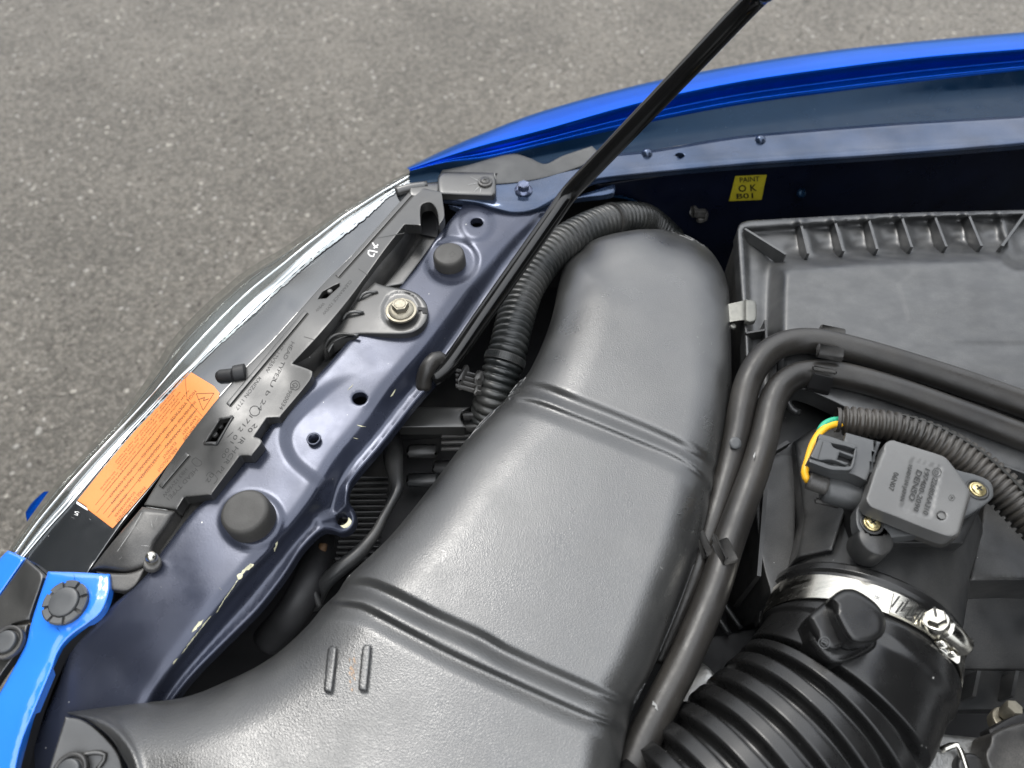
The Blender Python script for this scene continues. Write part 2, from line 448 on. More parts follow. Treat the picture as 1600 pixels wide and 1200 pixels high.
M_refl = mat('reflector_grey', (.42, .44, .45), .16, metal=.85, var=.25, vs=30, bump=.15, bs=40, bd=.001)
M_orange = mat('label_orange', (.70, .235, .065), .42, var=.05, vs=25, spec=.4)
M_ink = mat('label_ink', (.16, .065, .02), .6, var=.2)
M_inkblack = mat('black_ink', (.012, .012, .01), .5)
M_yellow = mat('sticker_yellow', (.42, .36, .02), .5, var=.1, vs=120)
M_white = mat('white_marking', (.7, .7, .68), .5, var=.1)
M_emboss = mat('embossed_dark', (.02, .02, .019), .6)
M_scr = mat('scratch_primer', (.55, .53, .36), .7, var=.3, vs=300)
M_scrw = mat('scuff_grey', (.3, .3, .29), .7, var=.3)
M_rust = mat('rust_mark', (.34, .23, .15), .7, var=.4, vs=200)
M_wy = mat('yellow_wire', (.85, .45, .02), .4, var=.08); M_wg = mat('green_wire', (.03, .35, .2), .4)
M_alu = mat('cast_aluminium', (.36, .36, .35), .45, metal=.8, var=.35, vs=60, bump=.6, bs=350, bd=.0006, dust=.3, dcol=(.12, .1, .08))
M_latch = mat('latch_metal', (.16, .16, .145), .5, metal=.5, var=.15, vs=80, bump=.2, bs=150)
M_brown = mat('brown_stain', (.10, .055, .025), .6, var=.4)

def lens_mat():
    m = bpy.data.materials.new('clear_lens'); m.use_nodes = True; N = m.node_tree.nodes; L = m.node_tree.links; N.clear()
    o = N.new('ShaderNodeOutputMaterial'); tr = N.new('ShaderNodeBsdfTransparent'); gl = N.new('ShaderNodeBsdfGlossy'); mx = N.new('ShaderNodeMixShader')
    df = N.new('ShaderNodeBsdfDiffuse'); df.inputs[0].default_value = (.5, .5, .46, 1); m2 = N.new('ShaderNodeMixShader'); m2.inputs[0].default_value = .03
    tr.inputs[0].default_value = (.88, .9, .88, 1); gl.inputs['Roughness'].default_value = .02
    fr = N.new('ShaderNodeFresnel'); fr.inputs[0].default_value = 1.55
    L.new(fr.outputs[0], mx.inputs[0]); L.new(tr.outputs[0], m2.inputs[1]); L.new(df.outputs[0], m2.inputs[2]); L.new(m2.outputs[0], mx.inputs[1]); L.new(gl.outputs[0], mx.inputs[2]); L.new(mx.outputs[0], o.inputs[0])
    return m
M_lens = lens_mat()

def asphalt_mat():
    m = bpy.data.materials.new('asphalt'); m.use_nodes = True; N = m.node_tree.nodes; L = m.node_tree.links; b = N['Principled BSDF']
    tc = N.new('ShaderNodeTexCoord'); V = tc.outputs['Object']
    def vor(s, f='F1'):
        v = N.new('ShaderNodeTexVoronoi'); v.inputs['Scale'].default_value = s; v.feature = f; L.new(V, v.inputs['Vector']); return v
    def noi(s, d=4):
        n = N.new('ShaderNodeTexNoise'); n.inputs['Scale'].default_value = s; n.inputs['Detail'].default_value = d; L.new(V, n.inputs['Vector']); return n
    v1 = vor(125); v2 = vor(300)
    r1 = N.new('ShaderNodeValToRGB'); e = r1.color_ramp.elements
    e[0].position = 0; e[0].color = (.115, .104, .087, 1); e[1].position = 1; e[1].color = (.42, .40, .36, 1)
    a = e.new(.45); a.color = (.16, .146, .123, 1); a = e.new(.8); a.color = (.20, .182, .155, 1); a = e.new(.98); a.color = (.22, .198, .165, 1)
    sep = N.new('ShaderNodeSeparateColor'); L.new(v1.outputs['Color'], sep.inputs[0]); L.new(sep.outputs[0], r1.inputs[0])
    r2 = N.new('ShaderNodeMapRange'); r2.inputs[1].default_value = .0; r2.inputs[2].default_value = .011; r2.inputs[3].default_value = 1.0; r2.inputs[4].default_value = .72
    L.new(v1.outputs['Distance'], r2.inputs[0]); r2.inputs[1].default_value = .35; r2.inputs[2].default_value = .75
    mu = N.new('ShaderNodeMixRGB'); mu.blend_type = 'MULTIPLY'; mu.inputs[0].default_value = 1; L.new(r1.outputs[0], mu.inputs[1]); L.new(r2.outputs[0], mu.inputs[2])
    n = noi(2.6, 6); r3 = N.new('ShaderNodeMapRange'); r3.inputs[1].default_value = .3; r3.inputs[2].default_value = .7; r3.inputs[3].default_value = .82; r3.inputs[4].default_value = 1.14; L.new(n.outputs[0], r3.inputs[0])
    n6 = noi(380, 3); r4 = N.new('ShaderNodeMapRange'); r4.inputs[1].default_value = .3; r4.inputs[2].default_value = .7; r4.inputs[3].default_value = .72; r4.inputs[4].default_value = 1.28; L.new(n6.outputs[0], r4.inputs[0])
    m1 = N.new('ShaderNodeMath'); m1.operation = 'MULTIPLY'; L.new(r3.outputs[0], m1.inputs[0]); L.new(r4.outputs[0], m1.inputs[1])
    m2 = N.new('ShaderNodeMixRGB'); m2.blend_type = 'MULTIPLY'; m2.inputs[0].default_value = 1; L.new(mu.outputs[0], m2.inputs[1]); L.new(m1.outputs[0], m2.inputs[2])
    L.new(m2.outputs[0], b.inputs['Base Color']); b.inputs['Roughness'].default_value = .75
    ad = N.new('ShaderNodeMath'); ad.operation = 'ADD'; L.new(v1.outputs['Distance'], ad.inputs[0]); L.new(v2.outputs['Distance'], ad.inputs[1])
    bp = N.new('ShaderNodeBump'); bp.invert = True; bp.inputs['Strength'].default_value = .95; bp.inputs['Distance'].default_value = .005; L.new(ad.outputs[0], bp.inputs['Height']); L.new(bp.outputs[0], b.inputs['Normal'])
    return m
M_asph = asphalt_mat()

# ------------------------------------------------------------------ ground
link('asphalt_ground', [(-40, -40, 0), (40, -40, 0), (40, 60, 0), (-40, 60, 0)], [[0, 1, 2, 3]], M_asph)['kind'] = 'structure'

M_grit = mat('pale_stone', (.30, .28, .24), .8, var=.35, vs=8); M_gritd = mat('dark_stone', (.07, .062, .052), .8, var=.3, vs=8)
def grit(name, n, lo, hi, m, seed, label):
    r_ = np.random.RandomState(seed); V = []; F = []
    c = np.stack([r_.uniform(-2.6, 3.4, n), r_.uniform(.2, 6.0, n)], 1)
    base = np.array([(1, 0, 0), (0, 1, 0), (-1, 0, 0), (0, -1, 0), (0, 0, 1), (.7, .7, .5), (-.7, .6, .45), (-.6, -.7, .5), (.7, -.7, .4)])
    fc = [(0, 5, 4), (5, 1, 4), (1, 6, 4), (6, 2, 4), (2, 7, 4), (7, 3, 4), (3, 8, 4), (8, 0, 4), (0, 1, 5), (1, 2, 6), (2, 3, 7), (3, 0, 8)]
    for i in range(n):
        a = r_.uniform(0, 6.28); q = r_.uniform(lo, hi) / 1000; b = base * r_.uniform(.75, 1.2, base.shape) * (q, q * r_.uniform(.6, 1), q * .42)
        x = b[:, 0] * math.cos(a) - b[:, 1] * math.sin(a); y = b[:, 0] * math.sin(a) + b[:, 1] * math.cos(a)
        V.append(np.stack([x + c[i, 0], y + c[i, 1], b[:, 2] - .0006], 1)); F += [[9 * i + k for k in f] for f in fc]
    o = link(name, np.vstack(V), F, m, smooth=False); tag(o, label, 'grit', kind='stuff')
grit('pale_aggregate', 5200, 2.5, 7.5, M_grit, 1, 'pale stone chips bedded in the grey asphalt surface')
grit('dark_aggregate', 6500, 3, 8, M_gritd, 2, 'dark stone chips bedded in the grey asphalt surface')

# ------------------------------------------------------------------ engine bay shell (dark tub added below everything, closed to keep light out of the gaps)
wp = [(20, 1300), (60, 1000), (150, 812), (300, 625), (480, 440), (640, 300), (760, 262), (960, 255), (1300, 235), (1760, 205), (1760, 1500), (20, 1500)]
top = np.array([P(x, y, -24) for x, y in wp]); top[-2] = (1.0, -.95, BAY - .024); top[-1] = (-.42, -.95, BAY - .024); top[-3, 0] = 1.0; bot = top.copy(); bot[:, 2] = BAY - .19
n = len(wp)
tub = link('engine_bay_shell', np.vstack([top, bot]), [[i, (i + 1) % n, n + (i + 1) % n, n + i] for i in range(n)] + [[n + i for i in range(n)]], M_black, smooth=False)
tag(tub, 'black inner shell of the engine bay closed to keep light out of the gaps between the parts', 'engine bay')

# ------------------------------------------------------------------ invented building beyond the nose of the car (out of view, added to darken reflections)
M_house = mat('added_house_render', (.07, .068, .062), .8, var=.2, vs=2); M_glassdark = mat('window_glass', (.02, .02, .025), .1); M_tile = mat('roof_tiles', (.05, .035, .03), .7)
ho = bpy.data.objects.new('added_dark_house', None); COL.objects.link(ho); ho.location = (-3.3, -2.5, 0); ORI['added_dark_house'] = np.array([-3.3, -2.5, 0]); tag(ho, 'unseen dark two storey building added beyond the front of the car to darken reflections', 'added_dark_house')
V, F = box_geo(np.array([-5.6, -3.6, 3.2]), (4600, 12000, 6400)); link('wall', V, F, M_house, ho, smooth=False)
V = [(-3.0, -9.9, 6.4), (-3.0, 2.7, 6.4), (-8.2, 2.7, 6.4), (-8.2, -9.9, 6.4), (-5.6, -9.0, 8), (-5.6, 1.8, 8)]; link('roof', V, [[0, 1, 5, 4], [2, 3, 4, 5], [1, 2, 5], [3, 0, 4], [0, 3, 2, 1]], M_tile, ho, smooth=False)
for yy in (-7, -3.6, -.4):
    for zz in (1.4, 3.8): V, F = box_geo(np.array([-3.29, yy, zz]), (60, 1300, 1200)); link('window', V, F, M_glassdark, ho, smooth=False)

# ------------------------------------------------------------------ the raised hood above (outside the picture, held by the prop rod)
hood = thing('raised_hood', (1400, 400, 400), 'raised blue hood held up by the prop rod above the engine bay', 'hood')
def hoodpt(u, v, off):                       # u: hinge -> front edge, v: across the car
    x = 1.08 - .50 * u; z = BAY + .13 + .86 * u + .035 * math.sin(math.pi * u) + off; return (x, .52 + .03 * math.sin(math.pi * u) - 1.5 * v - .10 * u * (1 - v) * 0, z - .03 * (2 * v - 1) ** 2)
for nm, off, m_ in (('outer_skin', .016, 'M_blue'), ('inner_panel', 0, 'M_apron')):
    V = [hoodpt(i / 20, j / 20, off) for i in range(21) for j in range(21)]; F = [[i * 21 + j, i * 21 + j + 1, (i + 1) * 21 + j + 1, (i + 1) * 21 + j] for i in range(20) for j in range(20)]
    if off:
        b_ = len(V); rim = [(i, 0) for i in range(21)] + [(20, j) for j in range(1, 21)] + [(i, 20) for i in range(19, -1, -1)] + [(0, j) for j in range(19, 0, -1)]
        V += [hoodpt(i / 20, j / 20, off) for i, j in rim] + [hoodpt(i / 20, j / 20, -.004) for i, j in rim]; n_ = len(rim)
        F += [[b_ + i, b_ + (i + 1) % n_, b_ + n_ + (i + 1) % n_, b_ + n_ + i] for i in range(n_)]
    link(nm, V, F, globals()[m_], hood)
for v0 in (.04, .34, .64, .94):
    V, F = tube_geo([hoodpt(u, v0, -.012) for u in (.04, .3, .6, .96)], .016, mode='w', seg=12, step=.03); link('stiffening_rib', V, F, M_apron, hood)

# ------------------------------------------------------------------ front fender
fe = thing('front_fender', (1200, 150, 30), 'blue painted front fender running along the top edge of the engine bay', 'fender')
sil = [(636, 262), (700, 232), (760, 207), (850, 174), (1000, 133), (1150, 103), (1300, 80), (1450, 64), (1600, 51), (1760, 38)]
cya = [(640, 264), (700, 243), (760, 224), (850, 201), (1000, 159), (1150, 127), (1300, 105), (1450, 87), (1600, 75), (1760, 62)]
sec = [(648, 266), (700, 250), (760, 240), (850, 219), (1000, 183), (1150, 153), (1300, 132), (1450, 114), (1600, 99), (1760, 84)]
xs = np.linspace(0, 1, 10)
hc = 12 + 23 * xs ** .6
def row(pts, dh=0, dx=0, dy=0): return [(x + dx, y + dy, h + dh) for (x, y), h in zip(pts, hc)]
def down(r, mm):
    """same plan position, lower: returned as picture positions"""
    out = []
    for p in r:
        w = P(*p); z = w[2] - mm / 1000; d = w[1]
        hh = p[2] - mm; H = CAMH - hh / 1000
        y = (d * CT - H * ST) / (d * ST + H * CT)          # camera-space slope
        t = H / (CT - y * ST); out.append((800 + FPX * w[0] / t, 600 - FPX * y, hh))
    return out
r_sil = row(sil, -8); r_cya = row(cya, 0)
out1 = [(x, y - 1, h - 40) for x, y, h in r_sil]
loft('outer_panel', [[(x + 6, y + 12, h - 160) for x, y, h in r_sil], [(x + 2, y + 3, h - 60) for x, y, h in r_sil], [(x, y - .5, h - 14) for x, y, h in r_sil], r_sil, [(a[0], (a[1] * .5 + b[1] * .5), (a[2] + b[2]) / 2 + 2.0) for a, b in zip(r_sil, r_cya)], r_cya], M_blue, fe, nu=90, sub=4)
dyy = [b[1] - a[1] for a, b in zip(cya, sec)]
rate = [down([p], 1)[0][1] - p[1] for p in r_cya]             # pixels per millimetre of plumb drop there
DR = [max(.4, .82 * d / r) for d, r in zip(dyy, rate)]
def plumb(k, dy=0, extra=0): return [(q[0], q[1] + dy * d, q[2] + extra) for q, d in ((down([p], k * D)[0], d) for p, D, d in zip(r_cya, DR, dyy))]
r_sec = plumb(1.0, .46)
loft('hood_gutter', [r_cya, plumb(.05, .05), plumb(.2, .07), plumb(.6, .07), plumb(.92, .07), plumb(1.0, .12), plumb(1.0, .38), r_sec, plumb(1.25, .50)], M_blue, fe, nu=90, sub=3)
ftop = [(652, 300), (700, 292), (760, 286), (820, 279), (870, 266), (930, 243), (1020, 232), (1130, 216), (1200, 208), (1400, 192), (1600, 180), (1760, 168)]
wall_top = plumb(1.25, .50)
loft('inner_wall', [wall_top, [(a[0], a[1] * .5 + b[1] * .5, a[2] * .5 * .62) for a, b in zip(wall_top, [ftop[int(round(i * 11 / 9))] for i in range(10)])], [(ftop[int(round(i * 11 / 9))][0], ftop[int(round(i * 11 / 9))][1] + 2, 2.5) for i in range(10)]], M_bluewall, fe, nu=90, sub=5)
FL = tps([(740, 300, 5), (818, 300, 5), (950, 262, 5), (1200, 230, 5), (1600, 200, 6), (1760, 190, 6), (1200, 255, 4), (800, 330, 4.2)])
def flf(X, Y):
    h = FL(X, Y)
    crease = dl(X, Y, [(780, 317), (840, 316), (880, 295), (915, 276), (960, 265), (1200, 246), (1600, 219), (1760, 208)])
    return h + .9 * np.exp(-(crease / 5) ** 2)
fl = patch('flange', [(690, 282, 'c'), (760, 284), (800, 283), (850, 274), (890, 257), (930, 243), (1020, 234), (1130, 216), (1200, 208), (1400, 192), (1600, 180), (1760, 168, 'c'),
      (1760, 212, 'c'), (1600, 228), (1400, 244), (1200, 257), (1070, 267), (950, 279), (915, 289), (885, 303), (855, 322), (830, 331), (800, 333), (770, 327), (740, 318), (690, 312, 'c')],
      flf, M_flange, fe, holes=[[(1054, 243), (1062, 239), (1070, 243), (1062, 248)]], step=6, R=7, drop=3, skirt=3.5)
patch('seam_panel', [(690, 262, 'c'), (745, 248), (800, 240), (828, 247), (852, 256), (880, 243), (925, 228, 'c'), (945, 246, 'c'), (880, 270), (820, 284), (740, 290), (690, 290, 'c')], tps([(700, 262, 8), (925, 235, 12), (700, 290, 6), (900, 260, 7), (800, 245, 11)]), M_ductsm, fe, R=3, drop=.7, skirt=1)
for cx, cy in ((1011, 240), (1188, 219)):
    V, F = lathe_geo(P(cx, cy, 5.5), [(4.8, -1), (4.6, 1), (3.9, 2.6), (2.4, 3.7), (.6, 4.1)], seg=20); link('weld_bump', V, F, M_flange, fe)
patch('weld_ring', [(1142, 240), (1151, 236), (1158, 239), (1150, 244)], lambda X, Y: FL(X, Y) + .25, M_flange, fe, step=3, R=2, drop=.2, skirt=.3)
# end bracket below the flange
patch('lower_bracket', [(700, 320, 'c'), (770, 330), (830, 338), (900, 308), (960, 288, 'c'), (961, 298), (950, 305), (880, 316), (820, 352), (760, 345, 'c')], tps([(760, 330, -2), (960, 290, -4), (850, 330, -4)]), M_flange, fe, R=4, drop=1.5, skirt=4)

# ------------------------------------------------------------------ inner apron wall with sticker and clip
ap = thing('inner_fender_apron', (1200, 300, -20), 'dark navy inner fender apron below the fender flange, with a yellow sticker', 'apron')
apt = [(950, 284, -7), (1100, 266, -7), (1200, 258, -7), (1400, 245, -6), (1600, 229, -6), (1760, 213, -6)]
AP = tps(apt + down(apt, 25) + down(apt, 60) + down(apt, 110))
patch('apron_panel', [(930, 288, 'c'), (1070, 268), (1200, 258), (1400, 245), (1600, 229), (1760, 213, 'c'), (1760, 470, 'c'), (1150, 560, 'c'), (1120, 430), (1108, 400), (1090, 378), (1062, 365), (1038, 358), (1022, 345), (1005, 322), (975, 308), (930, 303, 'c')], AP, M_apron, ap, R=6, drop=2, skirt=3, step=9)
tube('arch_lip', [(x, y, float(AP(x, y)) + 1) for x, y in [(930, 305), (975, 309), (1003, 322), (1020, 345), (1038, 359), (1062, 366), (1090, 379), (1108, 402), (1114, 430)]], .0014, M_bluewall, ap)
APs = lambda X, Y: AP(X, Y) + 1.0
def PA(x, y): return P(x, y, float(AP(x, y)) + 2)
st = patch('sticker', [(1149, 275, 'c'), (1198, 273, 'c'), (1190, 312, 'c'), (1139, 314, 'c')], APs, M_yellow, ap, R=1, drop=.05, skirt=.2, label='yellow sticker reading PAINT OK B01')
mb = MB()
put_text(mb, 'PAINT', (1156, 285), (1187, 283), 11, APs, .3); put_text(mb, 'O K', (1154, 300), (1183, 298), 15, APs, .3); put_text(mb, 'B01', (1151, 310.5), (1177, 309.5), 11.5, APs, .3)
mb.build('print', M_inkblack, st)
mb = MB(); mb.add(*box_geo(PA(1092, 333), (13, 5, 8), bev=1)); mb.add(*box_geo(PA(1084, 330), (5, 7, 10), ax=(1, .4, 0), bev=1)); mb.add(*box_geo(PA(1102, 337), (4, 7, 9), bev=1)); mb.add(*lathe_geo(PA(1094, 344), rprof(4, 0, 4)))
o = mb.build('wiring_clip', M_pldark); tag(o, 'small black wiring clip fixed on the dark inner fender wall left of the yellow sticker', 'clip')
V, F = lathe_geo(PA(1252, 302), [(4.5, 0), (4, 1.3), (2, 2)], axis=(0, -.7, .7)); link('panel_plug', V, F, M_bluewall, ap)

# ------------------------------------------------------------------ radiator support (upper tie bar)
ra = thing('radiator_support', (560, 640, 0), 'purple navy painted radiator support beam running diagonally beside the headlight', 'support beam')
crest = [(850, 318), (828, 343), (800, 370), (775, 397), (750, 427), (725, 456), (700, 490), (662, 540), (610, 602), (570, 657), (525, 712), (500, 752), (475, 790), (430, 845), (387, 890), (330, 958), (285, 1016), (240, 1075), (225, 1110), (205, 1180), (190, 1250)]
r_out = [(868, 330, 'c'), (840, 368), (800, 420), (760, 484), (720, 545), (685, 592), (650, 632), (600, 695), (560, 742), (546, 765), (546, 785), (554, 798), (557, 814), (549, 829), (534, 835), (517, 830), (500, 833), (473, 860), (452, 892), (435, 916), (403, 956), (359, 1000), (312, 1047), (281, 1084), (262, 1115), (240, 1180), (225, 1260, 'c')]
r_left = [(20, 1260, 'c'), (40, 1190), (62, 1135), (92, 1065), (105, 1020), (118, 998), (150, 968), (225, 902), (240, 880), (262, 850), (300, 802), (340, 764), (385, 714), (440, 642), (500, 583), (560, 515), (625, 448), (660, 405), (684, 368), (722, 322), (735, 312, 'c')]
RB = tps([(740, 340, 0), (620, 520, 0), (500, 640, 0), (560, 640, 0), (390, 760, -4), (280, 900, -6), (180, 1010, -11), (110, 1120, -25), (60, 1200, -37), (200, 1060, -15), (700, 470, 0), (320, 930, -5)])
plat = [(590, 560), (530, 590), (480, 632), (452, 662), (446, 690), (458, 718), (482, 740), (506, 757)]
r_outl = outline(r_out + r_left, 6)
def rail(X, Y):
    h = RB(X, Y)
    s = sdl(X, Y, plat); sc = sdl(X, Y, crest)                      # + on the engine side
    low = 3.2 * ss((Y - 565) / 80) * (1 - ss(-sc / 30)); h = h - low * (1 - ss(.5 + s / 26)) - 3.2 * ss((Y - 720) / 60) * ss(-sc / 30)
    do = segdist(X, Y, r_outl, True)[0]
    sc = -sc
    w = np.clip(sc / (np.maximum(do, 0) + np.maximum(sc, 0) + 1e-6), 0, 1)
    W_ = np.maximum(do, 0) + np.maximum(sc, 0); t_ = np.clip(w / .6, 0, 1); prof = .245 * W_ * (.6 * t_ + .4 * ss(t_))
    h = np.where(sc > 0, h - prof, h)
    lip = np.exp(-((do - 5) / 4.5) ** 2) * (w > .45); h = h + 1.1 * lip
    h = h - 1.0 * np.exp(-(np.minimum(sc, 0) / 9) ** 2)
    def bumpc(cx, cy, r, hh, e=10, k=1.0):
        d = np.hypot(X - cx, (Y - cy) * k); return hh * (1 - ss((d - r) / e))
    h = h + bumpc(744, 350, 20, 1.6, 10) - bumpc(706, 408, 34, 2.2, 12, 1.15) + bumpc(394, 813, 42, 1.6, 12, 1.1)
    h = h - 1.6 * np.exp(-((np.hypot(X - 150, Y - 1035)) / 45) ** 2) - 1.4 * np.exp(-((np.hypot(X - 205, Y - 1050)) / 30) ** 2) + 3 * np.exp(-((dl(X, Y, [(545, 770), (528, 800), (500, 812)])) / 9) ** 2)
    h = h + .12 * np.sin(X / 37 + Y / 61) * np.sin(Y / 43 - X / 90)
    return h
def circ(cx, cy, rx, ry=None, n=12):
    ry = ry or rx; return [(cx + rx * math.cos(a), cy + ry * math.sin(a)) for a in np.linspace(0, 2 * math.pi, n, endpoint=False)]
patch('beam', r_out + r_left, rail, M_rail, ra, step=4.5, R=9, drop=2.5, skirt=5,
      holes=[circ(745, 348, 10, 7), circ(562, 623, 11.5, 9.5), circ(490, 686, 7.5, 7), circ(534, 812, 9, 9)], hskirt=5)
for cx, cy, r in ((490, 686, 10),):
    V, F = lathe_geo(P(cx, cy, -1.5) - np.array([0, 0, .004]), [(4.6, 3.5), (4.6, 4.6), (3.4, 4.4), (3.2, -4)], seg=24); link('weld_nut', V, F[:-1], M_rail, ra)
V, F = lathe_geo(P(534, 812, float(rail(np.array([534.]), np.array([812.]))[0])), [(7.2, .35), (6.8, .7), (4.3, .7), (4.1, -3)], seg=28); link('bare_metal_ring', V, F[:-1], M_scr, ra)
mb = MB()
for k, (pts, w) in enumerate([([(397, 882), (385, 890), (372, 906)], 6), ([(372, 906), (352, 935), (338, 958)], 1.6), ([(318, 968), (308, 980), (300, 988)], 6), ([(330, 962), (300, 1000), (284, 1022)], 1.6), ([(278, 1028), (270, 1038)], 1.8),
     ([(434, 846), (429, 862)], 3), ([(343, 918), (346, 922)], 4), ([(56, 1142), (60, 1134)], 4), ([(610, 620), (618, 608)], 2), ([(558, 664), (572, 667)], 2), ([(552, 684), (560, 686)], 2), ([(543, 610), (552, 600)], 1.5)]):
    jag(mb, pts, w, rail, seed=k)
mb.build('paint_chips', M_scr, ra, label='bare cream paint chips along the edge')['kind'] = 'stuff'

# ------------------------------------------------------------------ rubber stops on the beam
def stop(px, py, h, rb, rt, ht, label, mark):
    t = thing('rubber_stop', (px, py, h), label, 'rubber stop', 'round rubber hood stops on the support beam')
    c = P(px, py, h); ax = (-.04, -.03, 1)
    prof = [(rb, -2), (rb, ht * .25), (rb * .99, ht * .55), (rb * .97, ht - 2.2), (rb * .92, ht - .9), (rb * .84, ht - .15), (rb * .8, ht), (rb * .5, ht + .1)]
    V, F = lathe_geo(c, prof, ax, seg=56); b = link('rubber_body', V, F, M_rubber, t)
    x, y, z = frame(ax)
    if mark:
        mb = MB(); q = [(-2.6, -.5), (0, 2.6), (2.6, -.5), (1.3, -.5), (1.3, -2.8), (-1.3, -2.8), (-1.3, -.5)]
        a = math.radians(25); cc = c + z * (ht + .2) / 1000 + x * .003 - y * .001
        for s in range(7):
            u, v = np.array(q[s]), np.array(q[(s + 1) % 7]); d = (v - u); nn = np.array([-d[1], d[0]]); nn = nn / np.linalg.norm(nn) * .2
            pts = [u - nn, u + nn, v + nn, v - nn]; mb.add([cc + (x * p[0] + y * p[1]) / 1000 for p in pts], [[0, 1, 2, 3]])
        mb.build('arrow_mark', M_inkblack, b)
    return t
stop(703, 410, -1.8, 12.6, 12, 10.5, 'smaller rubber stop with an arrow mark at the upper end of the beam', True)
stop(394, 813, -3, 15.0, 14, 15, 'larger plain rubber stop near the orange label at the lower end of the beam', False)

# ------------------------------------------------------------------ bolts and clips
def hexbolt(px, py, h, label, m, rf=12, rh=6.6, hh=6, washer=None, rot=.2, ax=(0, 0, 1), cap=False):
    t = thing('bolt', (px, py, h), label, 'bolt'); c = P(px, py, h)
    x, y, z = frame(ax)
    if washer: V, F = lathe_geo(c, rprof(washer, -.5, 1.2, .3), ax); shade(link('washer', V, F, m, t)); c = c + z * .0012
    V, F = lathe_geo(c, [(rf, -.3), (rf, .8), (rf * .93, 1.4), (rh * 1.05, 2.4)], ax); shade(link('flange', V, F, m, t))
    k = .0018
    V, F = lathe_geo(c, [(rh, 1.5), (rh, 1.5 + hh - .6), (rh * .93, 1.5 + hh)], ax, sides=6, rot=rot); hd = shade(link('head', V, F, m, t))
    V, F = lathe_geo(c, [(rh * .72, 1.3 + hh), (rh * .72, 1.5 + hh + .25), (rh * .60, 1.5 + hh + .25), (rh * .55, 1.5 + hh - .1)], ax, seg=24); link('head_rim', V, F, m, hd)
    return t
hexbolt(627, 486, 8.5, 'zinc hex bolt with a wide washer holding the headlight bracket', M_zinc, 9.3, 6.2, 5.5, washer=11.4)
hexbolt(818, 297, 5.5, 'blue painted hex bolt on the end plate of the fender flange', M_bluezinc, 7.5, 5.3, 5, rot=.5)
def screw(px, py, h, r, m, label, name='screw', base=None, ax=(0, 0, 1)):
    t = thing(name, (px, py, h), label, 'screw'); c = P(px, py, h); x, y, z = frame(ax)
    if base: V, F = lathe_geo(c, rprof(base, -1, 1, .6), ax); link('collar', V, F, M_pldark if m is M_pldark else m, t)
    V, F = lathe_geo(c, [(r, -.5), (r, 1), (r * .9, 1.7), (r * .6, 2.2), (r * .2, 2.35)], ax, seg=28); hd = link('head', V, F, m, t)
    mb = MB()
    for a in (.5, .5 + math.pi / 2): mb.add(*box_geo(c + z * .0022, (r * 1.0, r * .24, .6), ax=x * math.cos(a) + y * math.sin(a), up=z))
    mb.build('cross_recess', M_inkblack, hd, smooth=False)
    return t

# ------------------------------------------------------------------ headlight
hl = thing('headlight', (400, 600, 0), 'headlight assembly with clear lens, glossy top and an orange warning label', 'headlight')
HL = tps([(640, 300, 4), (560, 430, 4), (450, 600, 3), (330, 740, 1), (230, 830, -4), (600, 310, -1), (440, 445, -8), (290, 582, -10), (119, 779, -19), (37, 868, -23), (525, 330, -14), (150, 880, -8),
          (345, 455, -42), (440, 390, -40), (247, 560, -44), (94, 735, -38), (12, 860, -32)])
lens_out = [(650, 262), (600, 288), (560, 312), (525, 333), (480, 362), (440, 389), (385, 422), (345, 455), (310, 487), (270, 530), (245, 568), (222, 603), (187, 650), (140, 700), (94, 748), (50, 805), (12, 862)]
strip_o = [(648, 272), (600, 300), (560, 323), (525, 345), (480, 384), (440, 419), (385, 468), (345, 508), (310, 548), (270, 594), (245, 620), (222, 641), (187, 674), (140, 722), (105, 762), (60, 815), (22, 868)]
strip_i = [(640, 283), (601, 308), (576, 332), (548, 355), (505, 388), (478, 411), (438, 447), (390, 492), (345, 533), (308, 568), (275, 601), (245, 633), (205, 676), (160, 730), (119, 779), (78, 824), (37, 872)]
strip_o = [(a[0] * .72 + b[0] * .28, a[1] * .72 + b[1] * .28) for a, b in zip(strip_o, strip_i)]
def hrow(pts, f): return [(x, y, float(f(x, y))) for x, y in pts]
loft('reflector', [[(x + 9, y + 5, float(HL(x, y)) - 55) for x, y in lens_out], [(x + 8, y + 4, float(HL(x, y)) - 22) for x, y in strip_o], hrow(strip_o, lambda x, y: HL(x, y) - 7)], M_refl, hl, nu=80, sub=4)
def mid(a, b, t): return [(p[0] * (1 - t) + q[0] * t, p[1] * (1 - t) + q[1] * t) for p, q in zip(a, b)]
IH = [float(HL(x, y)) for x, y in strip_i]
def srow(pts, dh): return [(p[0], p[1], h + dh) for p, h in zip(pts, IH)]
def lrow(t, dh): return [(p[0], p[1], (h - 1.4) * (1 - t) + float(HL(*q)) * t + dh) for p, h, q in zip(mid(strip_o, lens_out, t), IH, lens_out)]
loft('lens', [[(x + 8, y + 4, float(HL(x, y)) - 90) for x, y in lens_out], [(x + 1.5, y + 1, float(HL(x, y)) - 30) for x, y in lens_out], lrow(1, -8), lrow(.75, 1), lrow(.4, 3), srow(strip_o, -1.4)], M_lens, hl, nu=90, sub=5)
loft('reflection_strip', [srow(strip_o, -2), srow(mid(strip_o, strip_i, .08), -.2), srow(mid(strip_o, strip_i, .52), .5), srow(mid(strip_o, strip_i, .58), -.3), srow(mid(strip_o, strip_i, .64), .5), srow(mid(strip_o, strip_i, .92), .5), srow(strip_i, -.6)], M_brightstrip, hl, nu=120, sub=3)  # metal strip stands in for light reflected along the lens edge
